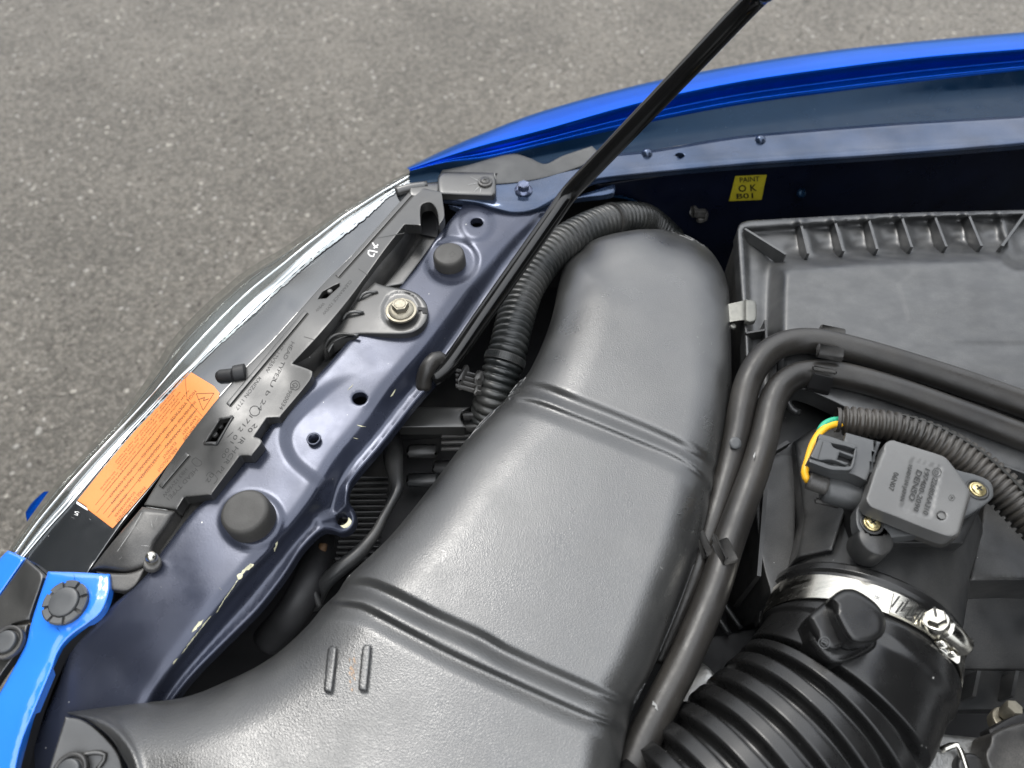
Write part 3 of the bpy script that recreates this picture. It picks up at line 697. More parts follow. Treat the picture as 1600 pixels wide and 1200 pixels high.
mb = MB(); jag(mb, [(x + 1, y + 2) for x, y in strip_i[:9]], 4.5, HL, seed=9, lift=.45); jag(mb, [(x + 1, y + 2) for x, y in strip_i[8:14]], 2.5, HL, seed=8, lift=.45); mb.build('jagged_reflection', M_brightstrip, hl)  # jagged metal slivers imitate the uneven edge of that reflection
for t_, r_ in ((.30, .0008), (.62, .0006)):
    tube('lens_bead', [(a[0] * (1 - t_) + b[0] * t_, a[1] * (1 - t_) + b[1] * t_, h + 2.2) for a, b, h in zip(strip_o, lens_out, IH)], r_, M_brightstrip if t_ < .5 else M_lens, hl, seg=8)
edge = [(650, 296), (618, 331), (585, 367), (515, 434), (470, 484), (425, 534), (383, 577), (345, 619), (325, 643), (280, 702), (240, 756), (190, 818), (135, 895)]
patch('glossy_top', [(x, y) + (('c',) if i in (0, 16) else ()) for i, (x, y) in enumerate(strip_i)] + [(70, 905, 'c'), (135, 897, 'c')] + [(x, y) for x, y in edge[::-1][1:-1]] + [(650, 296, 'c')],
      lambda X, Y: HL(X, Y) - .2 + .5 * np.sin(X / 70) * np.sin(Y / 90), M_gloss, hl, R=3, drop=.4, skirt=2, step=9)
# rear plate
plate = [(645, 291, 'c'), (690, 300, 'c'), (692, 316), (694, 338), (686, 352, 'c'), (683, 330), (675, 318), (665, 317), (657, 324), (657, 352, 'c'), (632, 351, 'c'), (600, 392), (570, 434), (540, 474), (500, 522), (457, 568, 'c'),
         (482, 577), (488, 583), (480, 600), (437, 652, 'c'), (417, 653, 'c'), (397, 682, 'c'), (407, 686), (408, 693), (393, 712, 'c'), (375, 712, 'c'), (330, 773, 'c'), (288, 777, 'c'), (276, 796, 'c'), (225, 789, 'c'), (240, 764)] + [(x - .5, y - .5) for x, y in edge[::-1][3:-1]]
PL = lambda X, Y: HL(X, Y) + .9
def plf(X, Y):
    h = PL(X, Y)
    h = h + 0 * X
    return h
win1 = [(522, 446, 'c'), (530, 443, 'c'), (531, 447, 'c'), (510, 466, 'c'), (497, 467, 'c'), (504, 456, 'c')]
win2 = [(343, 657, 'c'), (361, 653, 'c'), (338, 690, 'c'), (321, 690, 'c')]
patch('rear_plate', plate, plf, M_plate, hl, holes=[win1, win2], step=4, R=2.5, drop=.5, skirt=9, hskirt=4, hR=1.5)
for a, b in (((643, 300), (526, 431)), ((478, 486), (356, 632)), ((293, 709), (250, 760))):
    u = np.array(b, float) - a; u /= np.linalg.norm(u); n_ = np.array([-u[1], u[0]]) * 3.2; a_, b_ = np.array(a, float), np.array(b, float)
    patch('seal_strip', [(*(a_ + n_), 'c'), (*(a_ - n_), 'c'), (*(b_ - n_), 'c'), (*(b_ + n_), 'c')], lambda X, Y: PL(X, Y) + 1.3, M_plate, hl, step=5, R=1.6, drop=.4, skirt=1.4)
    m_ = MB(); w_ = n_ * (-1.75 if n_[0] < 0 else 1.75); put_stroke(m_, [tuple(a_ + w_), tuple(b_ + w_)], 2.4, PL, .12); m_.build('seal_gap', M_inkblack, hl)
mb = MB()
for a, b in zip([(343, 655), (364, 651), (339, 694), (319, 693)], [(364, 651), (339, 694), (319, 693), (343, 655)]):
    V, F = tube_geo([(a[0], a[1], float(PL(*a)) + .3), (b[0], b[1], float(PL(*b)) + .3)], .0009, seg=8); mb.add(V, F)
mb.build('window_rim', M_pldark, hl)
for q in ((516, 457, 1, 2.2), (336, 680, -2, 2.2), (345, 667, -2, 2)): V, F = lathe_geo(P(*q[:3]), rprof(q[3], 0, 2.2)); link('clip_in_window', V, F, M_pldark, hl)
# fine joint lines and embossed text on the plate
mb = MB(); G = PL
for s, a, b, sz in [('HEAD TYPE2', (455, 533), (426, 592), 9), ('H7 12V55W', (441, 535), (414, 580), 8), ('KNIZON 1717', (404, 588), (367, 638), 8), ('U b 24', (426, 592), (402, 640), 9), ('10900034', (456, 600), (436, 638), 9),
        ('1712', (390, 648), (371, 672), 9), ('20', (399, 661), (386, 672), 9), ('IR HCR PL', (378, 682), (337, 740), 10), ('01 00', (367, 678), (345, 714), 9), ('HEAD TYPE1', (305, 731), (260, 778), 9), ('HB3 12V60W', (289, 731), (253, 774), 8), ('02', (330, 738), (321, 752), 9),
        ('CLEARANCE 12V5W', (547, 437), (503, 490), 6.5), ('W5W', (505, 472), (492, 485), 6)]:
    put_text(mb, s, a, b, sz, G, .12)
def ring(mb, cx, cy, r, hf, w=1.2, n=24):
    put_stroke(mb, [(cx + r * math.cos(a), cy + r * math.sin(a)) for a in np.linspace(0, 2 * math.pi, n)], w, hf)
ring(mb, 461, 602, 7.5, G); ring(mb, 461, 602, 4, G); ring(mb, 398, 642, 8, G)
for L_ in ([(306, 715), (316, 723), (308, 729), (299, 720), (306, 715)], [(334, 756), (340, 748), (328, 737), (322, 744)], [(354, 684), (364, 675)], [(632, 364), (590, 372)], [(560, 420), (575, 430)], [(492, 531), (475, 526)]): put_stroke(mb, L_, .9, G)
mb.build('moulded_text', M_emboss, hl)['kind'] = 'stuff'
mb = MB()
for L_ in ([(582, 379), (585, 384), (590, 387)], [(584, 388), (591, 382)], [(576, 391), (576, 398), (583, 401), (585, 396)], [(577, 391), (590, 394)]): put_stroke(mb, L_, 2.2, lambda X, Y: PL(X, Y) + .15)
mb.build('paint_pen_mark', M_white, hl)
# dark side wall and shelf below the plate
loft('side_wall', [[(636, 348, 4.5), (600, 392, 4), (540, 476, 3), (500, 524, 3), (458, 570, 3)], [(645, 362, -4), (612, 405, -4), (553, 488, -5), (513, 536, -6), (474, 580, -6)], [(652, 372, -15), (622, 418, -15), (560, 500, -16), (520, 548, -17), (484, 588, -17)]], M_pldark, hl, nu=40, sub=4)
patch('lower_shelf', [(640, 345, 'c'), (688, 352, 'c'), (672, 400), (612, 470), (520, 575), (440, 655), (330, 790), (262, 875), (225, 908), (195, 925), (150, 905, 'c'), (240, 790), (420, 570), (560, 430)], tps([(660, 380, -15), (520, 560, -16), (350, 760, -14), (220, 890, -16)]), M_pldark, hl, step=8, R=5, drop=2, skirt=6)
patch('shelf_panel', [(660, 372, 'c'), (684, 372, 'c'), (630, 444, 'c'), (596, 450, 'c'), (636, 405, 'c')], const(-11), M_plate, hl, R=3, drop=1, skirt=2)
patch('shelf_step', [(452, 648, 'c'), (470, 640, 'c'), (420, 700, 'c'), (360, 772, 'c'), (338, 776, 'c'), (398, 714, 'c'), (413, 688, 'c'), (404, 676, 'c'), (420, 660, 'c')], const(-9), M_pldark, hl, R=3, drop=1, skirt=2)
# black lower end of the lamp housing
patch('housing_end', [(222, 792, 'c'), (276, 798, 'c'), (262, 822), (243, 850), (238, 872), (228, 884), (196, 893), (150, 890), (136, 897, 'c'), (180, 842)], tps([(220, 800, 0), (270, 800, -1), (240, 870, -4), (150, 890, -7), (200, 850, 0)]), M_pldark, hl, step=5, R=9, drop=4, skirt=10)
patch('housing_tab', [(150, 893, 'c'), (200, 895), (228, 884, 'c'), (224, 896), (212, 915), (196, 924), (172, 922, 'c')], const(-7), M_pldark, hl, step=5, R=4, drop=2, skirt=4)
for a, b in (((236, 850), (186, 862)), ((270, 800), (225, 792))):
    pass
mb = MB()
for s_ in ([(222, 800), (205, 830), (183, 862)], [(229, 792), (262, 797)], [(213, 824), (219, 830)], [(236, 812), (238, 824)], [(220, 852), (234, 853)], [(190, 870), (186, 874)], [(246, 806), (243, 815)]): jag(mb, s_, .8, lambda X, Y: const(1.2)(X, Y), seed=len(s_), lift=0)
mb.build('scratches', M_scrw, hl)['kind'] = 'stuff'
tube('adjuster_cap', [(340, 588, 2), (352, 587, 3), (368, 585, 4), (384, 582, 4)], lambda s, u: .0046 * (1 - max(0, .12 - u) * 2.4) + (.0018 if u > .62 else 0), M_black, hl, step=.0008)
# tip bracket at the top
patch('tip_panel', [(600, 293, 'c'), (640, 270), (700, 250), (745, 247, 'c'), (740, 268), (690, 272), (668, 286), (640, 292)], const(0), M_pldark, hl, step=7, R=5, drop=2, skirt=8)
tube('tip_pin', [(618, 300, 4), (640, 294, 5), (668, 290, 5)], .004, M_plate, hl)
tube('tip_rib', [(650, 262, 5), (700, 252, 6), (748, 248, 6)], .0028, M_pldark, hl)
TB = lambda X, Y: 9 + 2.2 * np.cos((Y - 288 - (X - 720) * .02) / 24)
patch('top_tab', [(690, 268, 'c'), (770, 270), (774, 274), (775, 300), (772, 305), (765, 307), (685, 304, 'c'), (684, 280)], TB, M_plate, hl, step=5, R=5, drop=2, skirt=5)
patch('tab_neck', [(640, 288, 'c'), (660, 286), (688, 284, 'c'), (684, 306, 'c'), (668, 312), (640, 306, 'c')], lambda X, Y: 5 + 2.5 * np.cos((Y - 297) / 14), M_plate, hl, step=4, R=3, drop=1, skirt=4)
patch('slot_pocket', [(656, 322, 'c'), (665, 316), (676, 317), (684, 330), (684, 372, 'c'), (657, 366, 'c')], const(-12), M_black, hl, step=5, R=2, drop=.5, skirt=2)
mb = MB()
for s_ in ([(748, 283), (735, 276)], [(746, 286), (731, 289)], [(749, 291), (740, 300)], [(752, 293), (750, 301)], [(772, 270), (775, 280)]): jag(mb, s_, .9, TB, seed=3)
mb.build('tab_scratches', M_scrw, hl)['kind'] = 'stuff'
screw(758, 284, 12, 4.2, M_pldark, 'black cross head screw on the headlight tab beside the blue bolt', base=6.2)
# mounting ear with ribs
ear = [(586, 441, 'c'), (600, 446), (640, 454), (658, 464), (668, 480), (667, 500), (655, 515), (634, 522), (600, 523), (560, 523), (538, 528), (524, 536), (514, 552, 'c'), (509, 546, 'c'), (522, 520), (545, 488), (565, 460)]
EAR = tps([(627, 485, 6.5), (660, 500, 6), (600, 515, 5), (560, 500, 2), (530, 525, -1), (514, 545, -4), (585, 450, 2), (640, 456, 6)])
patch('mounting_ear', ear, lambda X, Y: EAR(X, Y) - 1.2 * (1 - ss((np.hypot(X - 627, Y - 485) - 28) / 3)), M_plate, hl, step=4, R=4, drop=1.4, skirt=5)
patch('ear_slot', [(652, 479, 'c'), (668, 481, 'c'), (667, 489, 'c'), (660, 489, 'c'), (659, 485, 'c'), (652, 484, 'c')], const(6.9), M_black, hl, step=3, R=1, drop=.1, skirt=.5)
for pts in ([(560, 470, 1), (567, 460, 4), (578, 456, 4), (590, 457, 3)], [(535, 502, -1), (542, 490, 3), (556, 487, 4), (568, 489, 3)], [(509, 560, -14), (508, 542, -6), (516, 528, 0), (530, 522, 1.5), (560, 524, 4)]):
    tube('ear_rib', pts, .0012, M_plate, hl, seg=10)
loft('ear_leg', [[(508, 545, -5), (530, 530, 0), (562, 526, 3.5)], [(507, 570, -18), (522, 552, -12), (548, 536, -4)]], M_pldark, hl, nu=14, sub=3)

# orange label
LB = lambda X, Y: HL(X, Y) + .5 + .5 * np.sin(X / 70) * np.sin(Y / 90)
lab = [(296, 580, 'c'), (334, 603, 'c'), (343, 614, 'c'), (341, 624, 'c'), (318, 655), (270, 716), (225, 770), (179, 822), (174, 824, 'c'), (136, 795, 'c'), (135, 791, 'c'), (121, 782, 'c'), (160, 733), (205, 680), (250, 630), (275, 602)]
lb = patch('warning_label', lab, LB, M_orange, hl, step=7, R=2, drop=.1, skirt=.3, label='orange high voltage warning label with small printed text')
patch('label_corner', [(120, 783, 'c'), (136, 794, 'c'), (137, 798, 'c'), (119, 787, 'c')], lambda X, Y: LB(X, Y) - .1, M_white, lb, step=4, R=1, drop=.05, skirt=.1)
mb = MB()
def lp(u, v):
    """label position: u 0..1 from the lower left end to the upper right, v 0..1 across (right edge = 0)"""
    A = np.array([176, 822.]); B = np.array([343, 618.]); n = np.array([-50, -42.]); return A + (B - A) * u + n * v
def ltext(s, u0, v, u1, size): put_text(mb, s, lp(u1, v), lp(u0, v), size, LB, .12)
LBp = LB
for v, u0, u1 in ((.22, .02, .86), (.36, .02, .86), (.5, .0, .84), (.64, .03, .6)): put_stroke(mb, [lp(u0, v), lp((u0 + u1) / 2, v), lp(u1, v)], .7, LB)
put_stroke(mb, [lp(.84, .0), lp(.86, .55)], .7, LB); put_stroke(mb, [lp(.86, .55), lp(.96, .95)], .7, LB)
tri = [lp(.87, .08), lp(.99, .14), lp(.92, .46), lp(.87, .08)]
for i in range(3): put_stroke(mb, [tri[i], tri[i + 1]], 1, LB)
zz = [lp(.945, .15), lp(.915, .22), lp(.935, .25), lp(.90, .33)]
for i in range(3): put_stroke(mb, [zz[i], zz[i + 1]], 1.2, LB)
ltext('PHASE DE CROISEMENT', .03, .03, .30, 7); ltext('ABBLENDLICHT', .42, .03, .60, 6.5); ltext('LOW BEAM LAMP', .66, .03, .82, 6.5)
ltext('SCHEINWERFER', .05, .13, .24, 5); ltext('ELEMENT', .5, .13, .62, 6); ltext('LAMP ASSY', .68, .13, .82, 6)
ltext('ADVERTENCIA', .06, .25, .2, 5.5); ltext('AVERTISSEMENT', .3, .25, .5, 7); ltext('WARNING', .56, .25, .7, 7); ltext('WARNUNG', .72, .25, .84, 6.5)
ltext('HAUTE TENSION', .10, .39, .3, 5.5); ltext('HOCHSPANNUNG', .35, .39, .55, 7); ltext('DANGER', .6, .39, .7, 6.5); ltext('HIGH VOLTAGE', .72, .39, .88, 6.5)
ltext('COUPER LE CONTACT', .12, .53, .38, 5.5); ltext('VOR LAMPENWECHSEL', .42, .53, .66, 6); ltext('HIGH VOLTAGE', .7, .55, .93, 7)
rs = np.random.RandomState(4)
words = ['avant de remplacer la lampe', 'turn off the switch and', 'vor dem wechseln der lampe', 'disconnect the battery', 'schalter ausschalten', 'before changing the bulb', 'couper contact', 'ne pas toucher', 'do not touch', 'read the manual', 'keine teile']
for v in (.66, .73, .80, .87, .93):
    u = .12 if v < .85 else .3
    while u < .9:
        w = rs.uniform(.12, .22)
        if u + w > .97: break
        ltext(words[rs.randint(len(words))], u, v, u + w, 4); u += w + .02
mb.build('print', M_ink, lb)
mb = MB(); put_text(mb, '5', (124, 800), (117, 798), 9, LB, .15); jag(mb, [(112, 808), (116, 810)], 3, LB, seed=5); jag(mb, [(140, 811), (142, 812)], 1.5, LB, seed=2)
mb.build('pen_mark', M_white, hl)
hb = thing('ball_stud_bolt', (236, 866, 0), 'small bright round headed stud at the lower end of the headlight housing', 'stud')
V, F = lathe_geo(P(237, 872, 1), [(3.6, -5), (3.6, 1), (3.2, 3), (2.2, 4.4), (.6, 5)], axis=(.3, .1, 1)); link('stud_head', V, F, M_steel, hb)
V, F = lathe_geo(P(238, 878, -1), rprof(5, -4, 0, 1), axis=(.3, .1, 1)); link('collar', V, F, M_pldark, hb)

# ------------------------------------------------------------------ front bumper and grille trim
bu = thing('front_bumper', (100, 1000, -5), 'bright blue painted front bumper edge in the lower left corner', 'bumper')
BB = tps([(13, 862, -16), (74, 893, -6), (165, 897, -4), (100, 1000, -6), (0, 1100, -12), (30, 1200, -12), (0, 900, -16), (-40, 1000, -20)])
patch('upper_edge', [(13, 860, 'c'), (40, 872, 'c'), (0, 930, 'c'), (-60, 1010, 'c'), (-60, 940, 'c'), (0, 872)], BB, M_bump, bu, step=8, R=6, drop=2, skirt=14)
patch('mounting_flange', [(75, 893, 'c'), (120, 894), (172, 897, 'c'), (171, 925), (160, 955), (140, 973), (110, 995), (92, 1018), (80, 1050), (55, 1110), (32, 1170), (15, 1260, 'c'), (-60, 1260, 'c'), (-60, 1180, 'c'), (0, 1082), (38, 1010), (48, 975), (62, 930)],
      lambda X, Y: BB(X, Y) + .9 * (1 - ss((sdl(X, Y, [(163, 898), (158, 930), (148, 955), (105, 985), (82, 1020), (40, 1120), (5, 1260)]) * -1 + 3) / 5)), M_bump, bu, step=6, R=5, drop=1.8, skirt=5)
loft('rubber_edge', [[(173, 900, -7), (172, 928, -7), (160, 960, -8), (112, 1000, -9), (93, 1025, -9), (56, 1115, -12), (17, 1260, -14)], [(180, 912, -14), (178, 940, -14), (164, 970, -15), (122, 1008, -16), (103, 1032, -16), (68, 1118, -19), (30, 1260, -22)]], M_black, bu, nu=40, sub=3)
V, F = loft_geo([[(76, 768, -125), (60, 790, -125), (42, 815, -125)], [(66, 770, -128), (50, 785, -128), (40, 800, -128)], [(60, 790, -150), (48, 800, -150), (40, 810, -150)]], nu=10, sub=3); link('outer_skin', V, F, M_blue, bu)
mb = MB(); jag(mb, [(88, 980), (95, 988)], .8, BB, seed=1, lift=1.5); jag(mb, [(115, 896), (117, 906)], .8, BB, seed=2, lift=1.3); mb.build('scratches', M_bluewall, bu)['kind'] = 'stuff'
gc = thing('grille_cover', (30, 950, -8), 'grey plastic cover strip left of the blue bumper flange', 'cover')
patch('cover_panel', [(41, 873, 'c'), (66, 895), (67, 906), (52, 950), (46, 968, 'c'), (20, 975, 'c'), (-60, 1060, 'c'), (-60, 1015, 'c'), (1, 930, 'c')], lambda X, Y: BB(X, Y) + .8, M_plate, gc, step=7, R=4, drop=1.5, skirt=5)
patch('cover_panel', [(44, 975, 'c'), (36, 1005), (20, 1030), (0, 1058), (-60, 1150, 'c'), (-60, 1070, 'c'), (18, 978, 'c')], lambda X, Y: BB(X, Y) + .2, M_plate, gc, step=7, R=4, drop=1.5, skirt=5)
def push_clip(px, py, h, ro, label, slots=8, rin=None, m=M_conn):
    t = thing('push_clip', (px, py, h), label, 'clip', 'round push clips'); c = P(px, py, h); rin = rin or ro * .66
    ax = (-.05, -.05, 1)
    V, F = lathe_geo(c, rprof(ro * .97, -2, .3, .3), ax, seg=40); link('base_ring', V, F, M_pldark, t)
    x, y, z = frame(ax)
    if slots:
        for k in range(slots):
            a0 = 2 * math.pi * k / slots + .09 + .3; a1 = 2 * math.pi * (k + 1) / slots - .09 + .3; A = np.linspace(a0, a1, 6); V = []
            for r, hh in ((ro, .2), (ro, 1.6), (ro - .8, 2.2), (rin + .5, 2.0), (rin + .5, .2)):
                V += [c + (x * math.cos(a) + y * math.sin(a)) * r / 1000 + z * hh / 1000 for a in A]
            F = [[i * 6 + j, i * 6 + j + 1, (i + 1) * 6 + j + 1, (i + 1) * 6 + j] for i in range(4) for j in range(5)] + [[i * 6 for i in range(5)], [i * 6 + 5 for i in range(5)]]
            shade(link('segment', V, F, m, t))
    else:
        V, F = lathe_geo(c, [(ro, .2), (ro, 1.5), (ro - .8, 2.0), (rin + 1, 1.6), (rin + .6, .6)], ax, seg=40); link('rim', V, F[:-1], M_pldark, t)
    V, F = lathe_geo(c, rprof(rin, 0, 3.4, .9), ax, seg=40); link('centre_pin', V, F, m, t)
    return t
push_clip(103, 942, -2, 12.8, 'large segmented push clip pressed into the blue bumper flange')
push_clip(12, 1004, -8, 9.4, 'round push clip at the left edge of the picture on the grey cover', slots=0)

# ------------------------------------------------------------------ intake duct
du = thing('intake_duct', (800, 900, 0), 'wide grained grey black plastic air intake duct crossing the middle of the engine bay', 'intake duct')
duct = [(103, 1113, 'c'), (150, 1107), (200, 1100), (232, 1097), (275, 1092), (312, 1082), (350, 1066), (400, 1042), (440, 1015), (480, 978), (503, 950), (515, 938), (528, 925), (540, 906), (555, 890), (600, 848), (640, 802), (690, 738), (720, 698), (755, 656), (788, 626), (798, 612), (810, 597), (824, 585), (843, 548), (861, 500), (872, 450), (880, 415), (890, 400), (912, 383), (940, 370),
        (975, 362), (1010, 358), (1050, 361), (1082, 372), (1108, 390), (1126, 415), (1137, 445), (1141, 490), (1143, 600), (1139, 660), (1128, 700), (1118, 745), (1106, 800), (1093, 855), (1075, 910), (1050, 975), (1022, 1040), (1000, 1085), (986, 1115), (978, 1150), (968, 1200), (955, 1290, 'c'), (190, 1290, 'c'), (203, 1215), (190, 1180), (170, 1150), (140, 1128)]
DB = tps([(1010, 480, 14), (1000, 700, 16), (860, 800, 19), (700, 1000, 22), (700, 1200, 24), (300, 1180, 16), (150, 1120, 6), (240, 1110, 8), (400, 1100, 14), (1000, 400, 10), (950, 1000, 20), (560, 950, 19), (850, 1200, 24), (970, 560, 15)])
Ledge = [(60, 1118), (200, 1100), (275, 1092), (350, 1066), (440, 1015), (503, 950), (555, 890), (640, 802), (720, 698), (788, 626), (824, 585), (861, 500), (880, 415), (905, 388)]
Redge = [(1050, 361), (1108, 390), (1137, 445), (1143, 600), (1128, 700), (1093, 855), (1022, 1040), (986, 1115), (955, 1300)]
Tedge = [(870, 430), (890, 400), (940, 370), (1010, 358), (1082, 372), (1126, 415), (1137, 445)]
g1a = [(812, 598), (850, 603), (900, 622), (1000, 662), (1060, 689), (1100, 712), (1118, 730)]
g1b = [(798, 622), (840, 628), (900, 650), (1000, 690), (1060, 716), (1098, 745), (1112, 770)]
g2a = [(538, 908), (575, 909), (610, 922), (680, 957), (750, 989), (799, 1016), (900, 1062), (960, 1088), (1000, 1108)]
g2b = [(515, 940), (550, 944), (575, 951), (645, 988), (715, 1024), (799, 1063), (900, 1108), (960, 1132), (984, 1150)]
def rnd2(d, r, m, p=2.0):
    u = np.clip(1 - d / r, 0, 1); return m * (1 - (1 - u ** p) ** (1 / p))
def ductf(X, Y):
    h = DB(X, Y)
    h = h - rnd2(dl(X, Y, Ledge, 8), 92, 27, 2.0)
    h = h - rnd2(dl(X, Y, Redge, 8), 66, 27, 2.0) - rnd2(dl(X, Y, Tedge, 8), 42, 10, 2.0)
    band = ss(sdl(X, Y, g1a) / 8 + .5) * (1 - ss(sdl(X, Y, g1b) / 8 + .5)); h = h + 1.3 * band
    band = ss(sdl(X, Y, g2a) / 8 + .5) * (1 - ss(sdl(X, Y, g2b) / 8 + .5)); h = h + 1.3 * band
    # each rib: the far line is a step down towards the viewer, the near line a narrow step
    for g, w, dp, w2 in ((g1a, 13, 4.6, 24), (g1b, 7, 2.4, 24), (g2a, 15, 5.4, 28), (g2b, 9, 3.0, 28)):
        s_ = sdl(X, Y, g); s_ = s_ + w / 2; f_ = ss(s_ / w) * (1 - ss((s_ - w) / w2)); h = h - dp * f_
    h = h + .5 * np.sin(X / 83 + 1) * np.sin(Y / 97) + groove(X, Y, [(100, 1118), (150, 1120), (190, 1150), (215, 1200), (225, 1290)], 7, -1.8)
    h = h + groove(X, Y, [(985, 1098), (965, 1140), (978, 1180)], 8, 2)
    pass
    return h
patch('duct_body', duct, ductf, M_duct, du, step=4.2, R=8, drop=3, skirt=26, bstep=4)
# collar behind
def bar(p0, p1, w):
    a = np.array(p0, float); b = np.array(p1, float); u = (b - a) / np.linalg.norm(b - a); n = np.array([-u[1], u[0]]) * w / 2
    ol = [tuple(a + n * .6 - u * 0), tuple(a - n * .6), tuple(a - n + u * 5), tuple(b - n - u * 5), tuple(b - n * .6), tuple(b + n * .6), tuple(b + n - u * 5), tuple(a + n + u * 5)]
    return patch('raised_bar', ol, lambda X, Y: ductf(X, Y) + 3.4, M_duct, du, step=4, R=3, drop=1, skirt=2.6)
bar((519, 1010), (512, 1080), 13); bar((573, 1008), (566, 1078), 13)
mb = MB(); rs = np.random.RandomState(11)
for k in range(46):
    a = np.array([551, 1048]) + rs.randn(2) * (3, 17); jag(mb, [a, a + rs.uniform(-1, 1, 2) * 2 + (0, 5)], 3.0, ductf, seed=k, lift=.12)
mb.build('rust_mark', M_rust, du)['kind'] = 'stuff'
mb = MB()
for k in range(130):
    a = np.array([rs.uniform(1040, 1120) if k < 60 else rs.uniform(420, 1040), rs.uniform(450, 1180)])
    if not inside(a[:1], a[1:], outline(duct, 8))[0]: continue
    jag(mb, [a, a + rs.uniform(-1, 1, 2) * rs.choice([2, 3, 5])], .7, ductf, seed=k, lift=.15)
mb.build('scuffs', M_scrw, du)['kind'] = 'stuff'
patch('mouth_ramp', [(102, 1120, 'c'), (130, 1126), (165, 1152), (190, 1190), (196, 1260, 'c'), (60, 1260, 'c'), (82, 1185)], tps([(110, 1125, 1), (100, 1200, -5), (180, 1190, -12), (150, 1250, -14)]), M_plate, du, step=5, R=4, drop=1, skirt=4)
push_clip(110, 1206, -3, 9, 'round push clip at the bottom left corner under the duct mouth', slots=0)
tube('clip_moat', [(150, 1205, -8), (165, 1182, -8), (150, 1176, -7), (128, 1180, -5)], .0012, M_plate, du)

# ------------------------------------------------------------------ corrugated drain hose
ch = thing('corrugated_hose', (830, 430, -8), 'thick ribbed black corrugated hose curving beside the prop rod', 'hose')
cpath = [(1050, 378, -85), (1016, 348, -58), (992, 341, -38), (958, 344, -25), (920, 357, -16), (880, 380, -12), (850, 408, -11), (822, 450, -12), (805, 500, -14), (794, 545, -18), (782, 585, -26), (770, 625, -38), (762, 660, -55)]
def corr(base, amp, pitch): return lambda s, u: base + amp * (abs(math.sin(math.pi * s / pitch)) ** .6 - .5) * 2
tube('corrugated_tube', cpath, corr(.0133, .0014, .0052), M_corr, ch, step=.0006, seg=36)
def collar(path_w, u, width, r, m, name, parent, teeth=0, tm=None):
    c = resample(crom(np.array([P(*p) for p in path_w]), 16), n=400); i = int(u * 399); T = c[min(i + 2, 399)] - c[max(i - 2, 0)]; T /= np.linalg.norm(T)
    V, F = lathe_geo(c[i], [(r * .86, -width / 2), (r, -width / 2), (r, width / 2), (r * .86, width / 2)], T, seg=48); o = shade(link(name, V, F[:-1], m, parent))
    if teeth:
        x, y, z = frame(T); mb = MB()
        for k in range(teeth):
            a = 2 * math.pi * k / teeth; d = x * math.cos(a) + y * math.sin(a); mb.add(*box_geo(c[i] + d * r / 1000, (width * .7, .9, .9), ax=z, up=d))
        mb.build('teeth', tm or m, o, smooth=False)
    return c[i], T
collar(cpath, .30, 4.5, 15.2, M_pldark, 'clamp_band', ch, teeth=60, tm=M_corr)
collar(cpath, .85, 6, 15.3, M_pldark, 'clamp_band', ch, teeth=60, tm=M_corr)
cc = thing('hose_clip', (730, 590, -20), 'black ribbed plastic holder clip between the beam and the corrugated hose', 'clip')
mb = MB()
for k in range(4): mb.add(*box_geo(P(732, 584 + k * 8, -20 - k), (20, 1.4, 5), ax=(1, -.35, 0), bev=.4))
mb.build('clip_ribs', M_pldark, cc); V, F = box_geo(P(748, 592, -18), (5, 9, 12), ax=(1, -.35, 0), bev=1.2); link('clip_buckle', V, F, M_pldark, cc)
V, F = box_geo(P(745, 606, -22), (3, 12, 4), ax=(1, -.2, 0), bev=1); link('clip_tail', V, F, M_pldark, cc)
V, F = box_geo(P(724, 590, -22), (4, 16, 14), ax=(1, -.4, 0), bev=1.5); link('clip_base', V, F, M_pldark, cc)

# ------------------------------------------------------------------ parts seen in the gap beside the duct
cb = thing('connector_block', (690, 655, -45), 'grey black plastic connector block in the gap between beam and duct', 'connector')
patch('block_top', [(622, 636, 'c'), (735, 636, 'c'), (722, 645), (720, 655), (728, 668, 'c'), (622, 668, 'c')], const(-42), M_plate, cb, step=6, R=3, drop=1, skirt=10)
V, F = box_geo(P(735, 650, -45), (12, 4, 8), bev=1); link('lock_tab', V, F, M_pldark, cb); V, F = box_geo(P(737, 668, -50), (12, 4, 8), bev=1); link('lock_tab', V, F, M_pldark, cb)
for k in range(3): V, F = box_geo(P(712, 681 + k * 10, -58 - 2 * k), (22, 3, 3), bev=.5); link('block_rib', V, F, M_pldark, cb)
fs = thing('radiator_fan_shroud', (600, 770, -80), 'black finned fan shroud deep in the gap between the beam and the duct', 'fan shroud')
patch('shroud_panel', [(560, 690, 'c'), (760, 680, 'c'), (700, 760, 'c'), (600, 860, 'c'), (480, 900, 'c'), (480, 800, 'c')], const(-100), M_black, fs, step=12, R=3, drop=1, skirt=4)
for k in range(15): V, F = box_geo(P(578 - k * 1.5, 748 + k * 9, -88), (30, 1.2, 6), bev=.3); link('fin', V, F, M_case, fs)
for px, py in ((660, 705), (700, 730), (660, 750)): V, F = box_geo(P(px, py, -80), (24, 10, 8), bev=2); link('rib_block', V, F, M_case, fs)
V, F = tube_geo([(505, 850, -60), (500, 880, -62), (503, 905, -64)], .003, seg=10); link('bracket_strip', V, F, M_brown, fs)
wc = tube('bent_cable', [(612, 670, -75), (614, 710, -60), (618, 745, -50), (621, 765, -46), (612, 785, -46), (598, 810, -45), (585, 835, -44), (560, 865, -44), (530, 890, -46), (505, 915, -55), (490, 945, -75)], lambda s, u: .0052 + .0022 * math.sin(u * 9) * (u < .7), M_case, seg=16)
tag(wc, 'black flattened cable hose bending down in the gap beside the duct', 'cable')
pm = thing('pipe_elbow', (470, 930, -60), 'dark plastic pipe elbow low in the gap left of the duct', 'pipe')
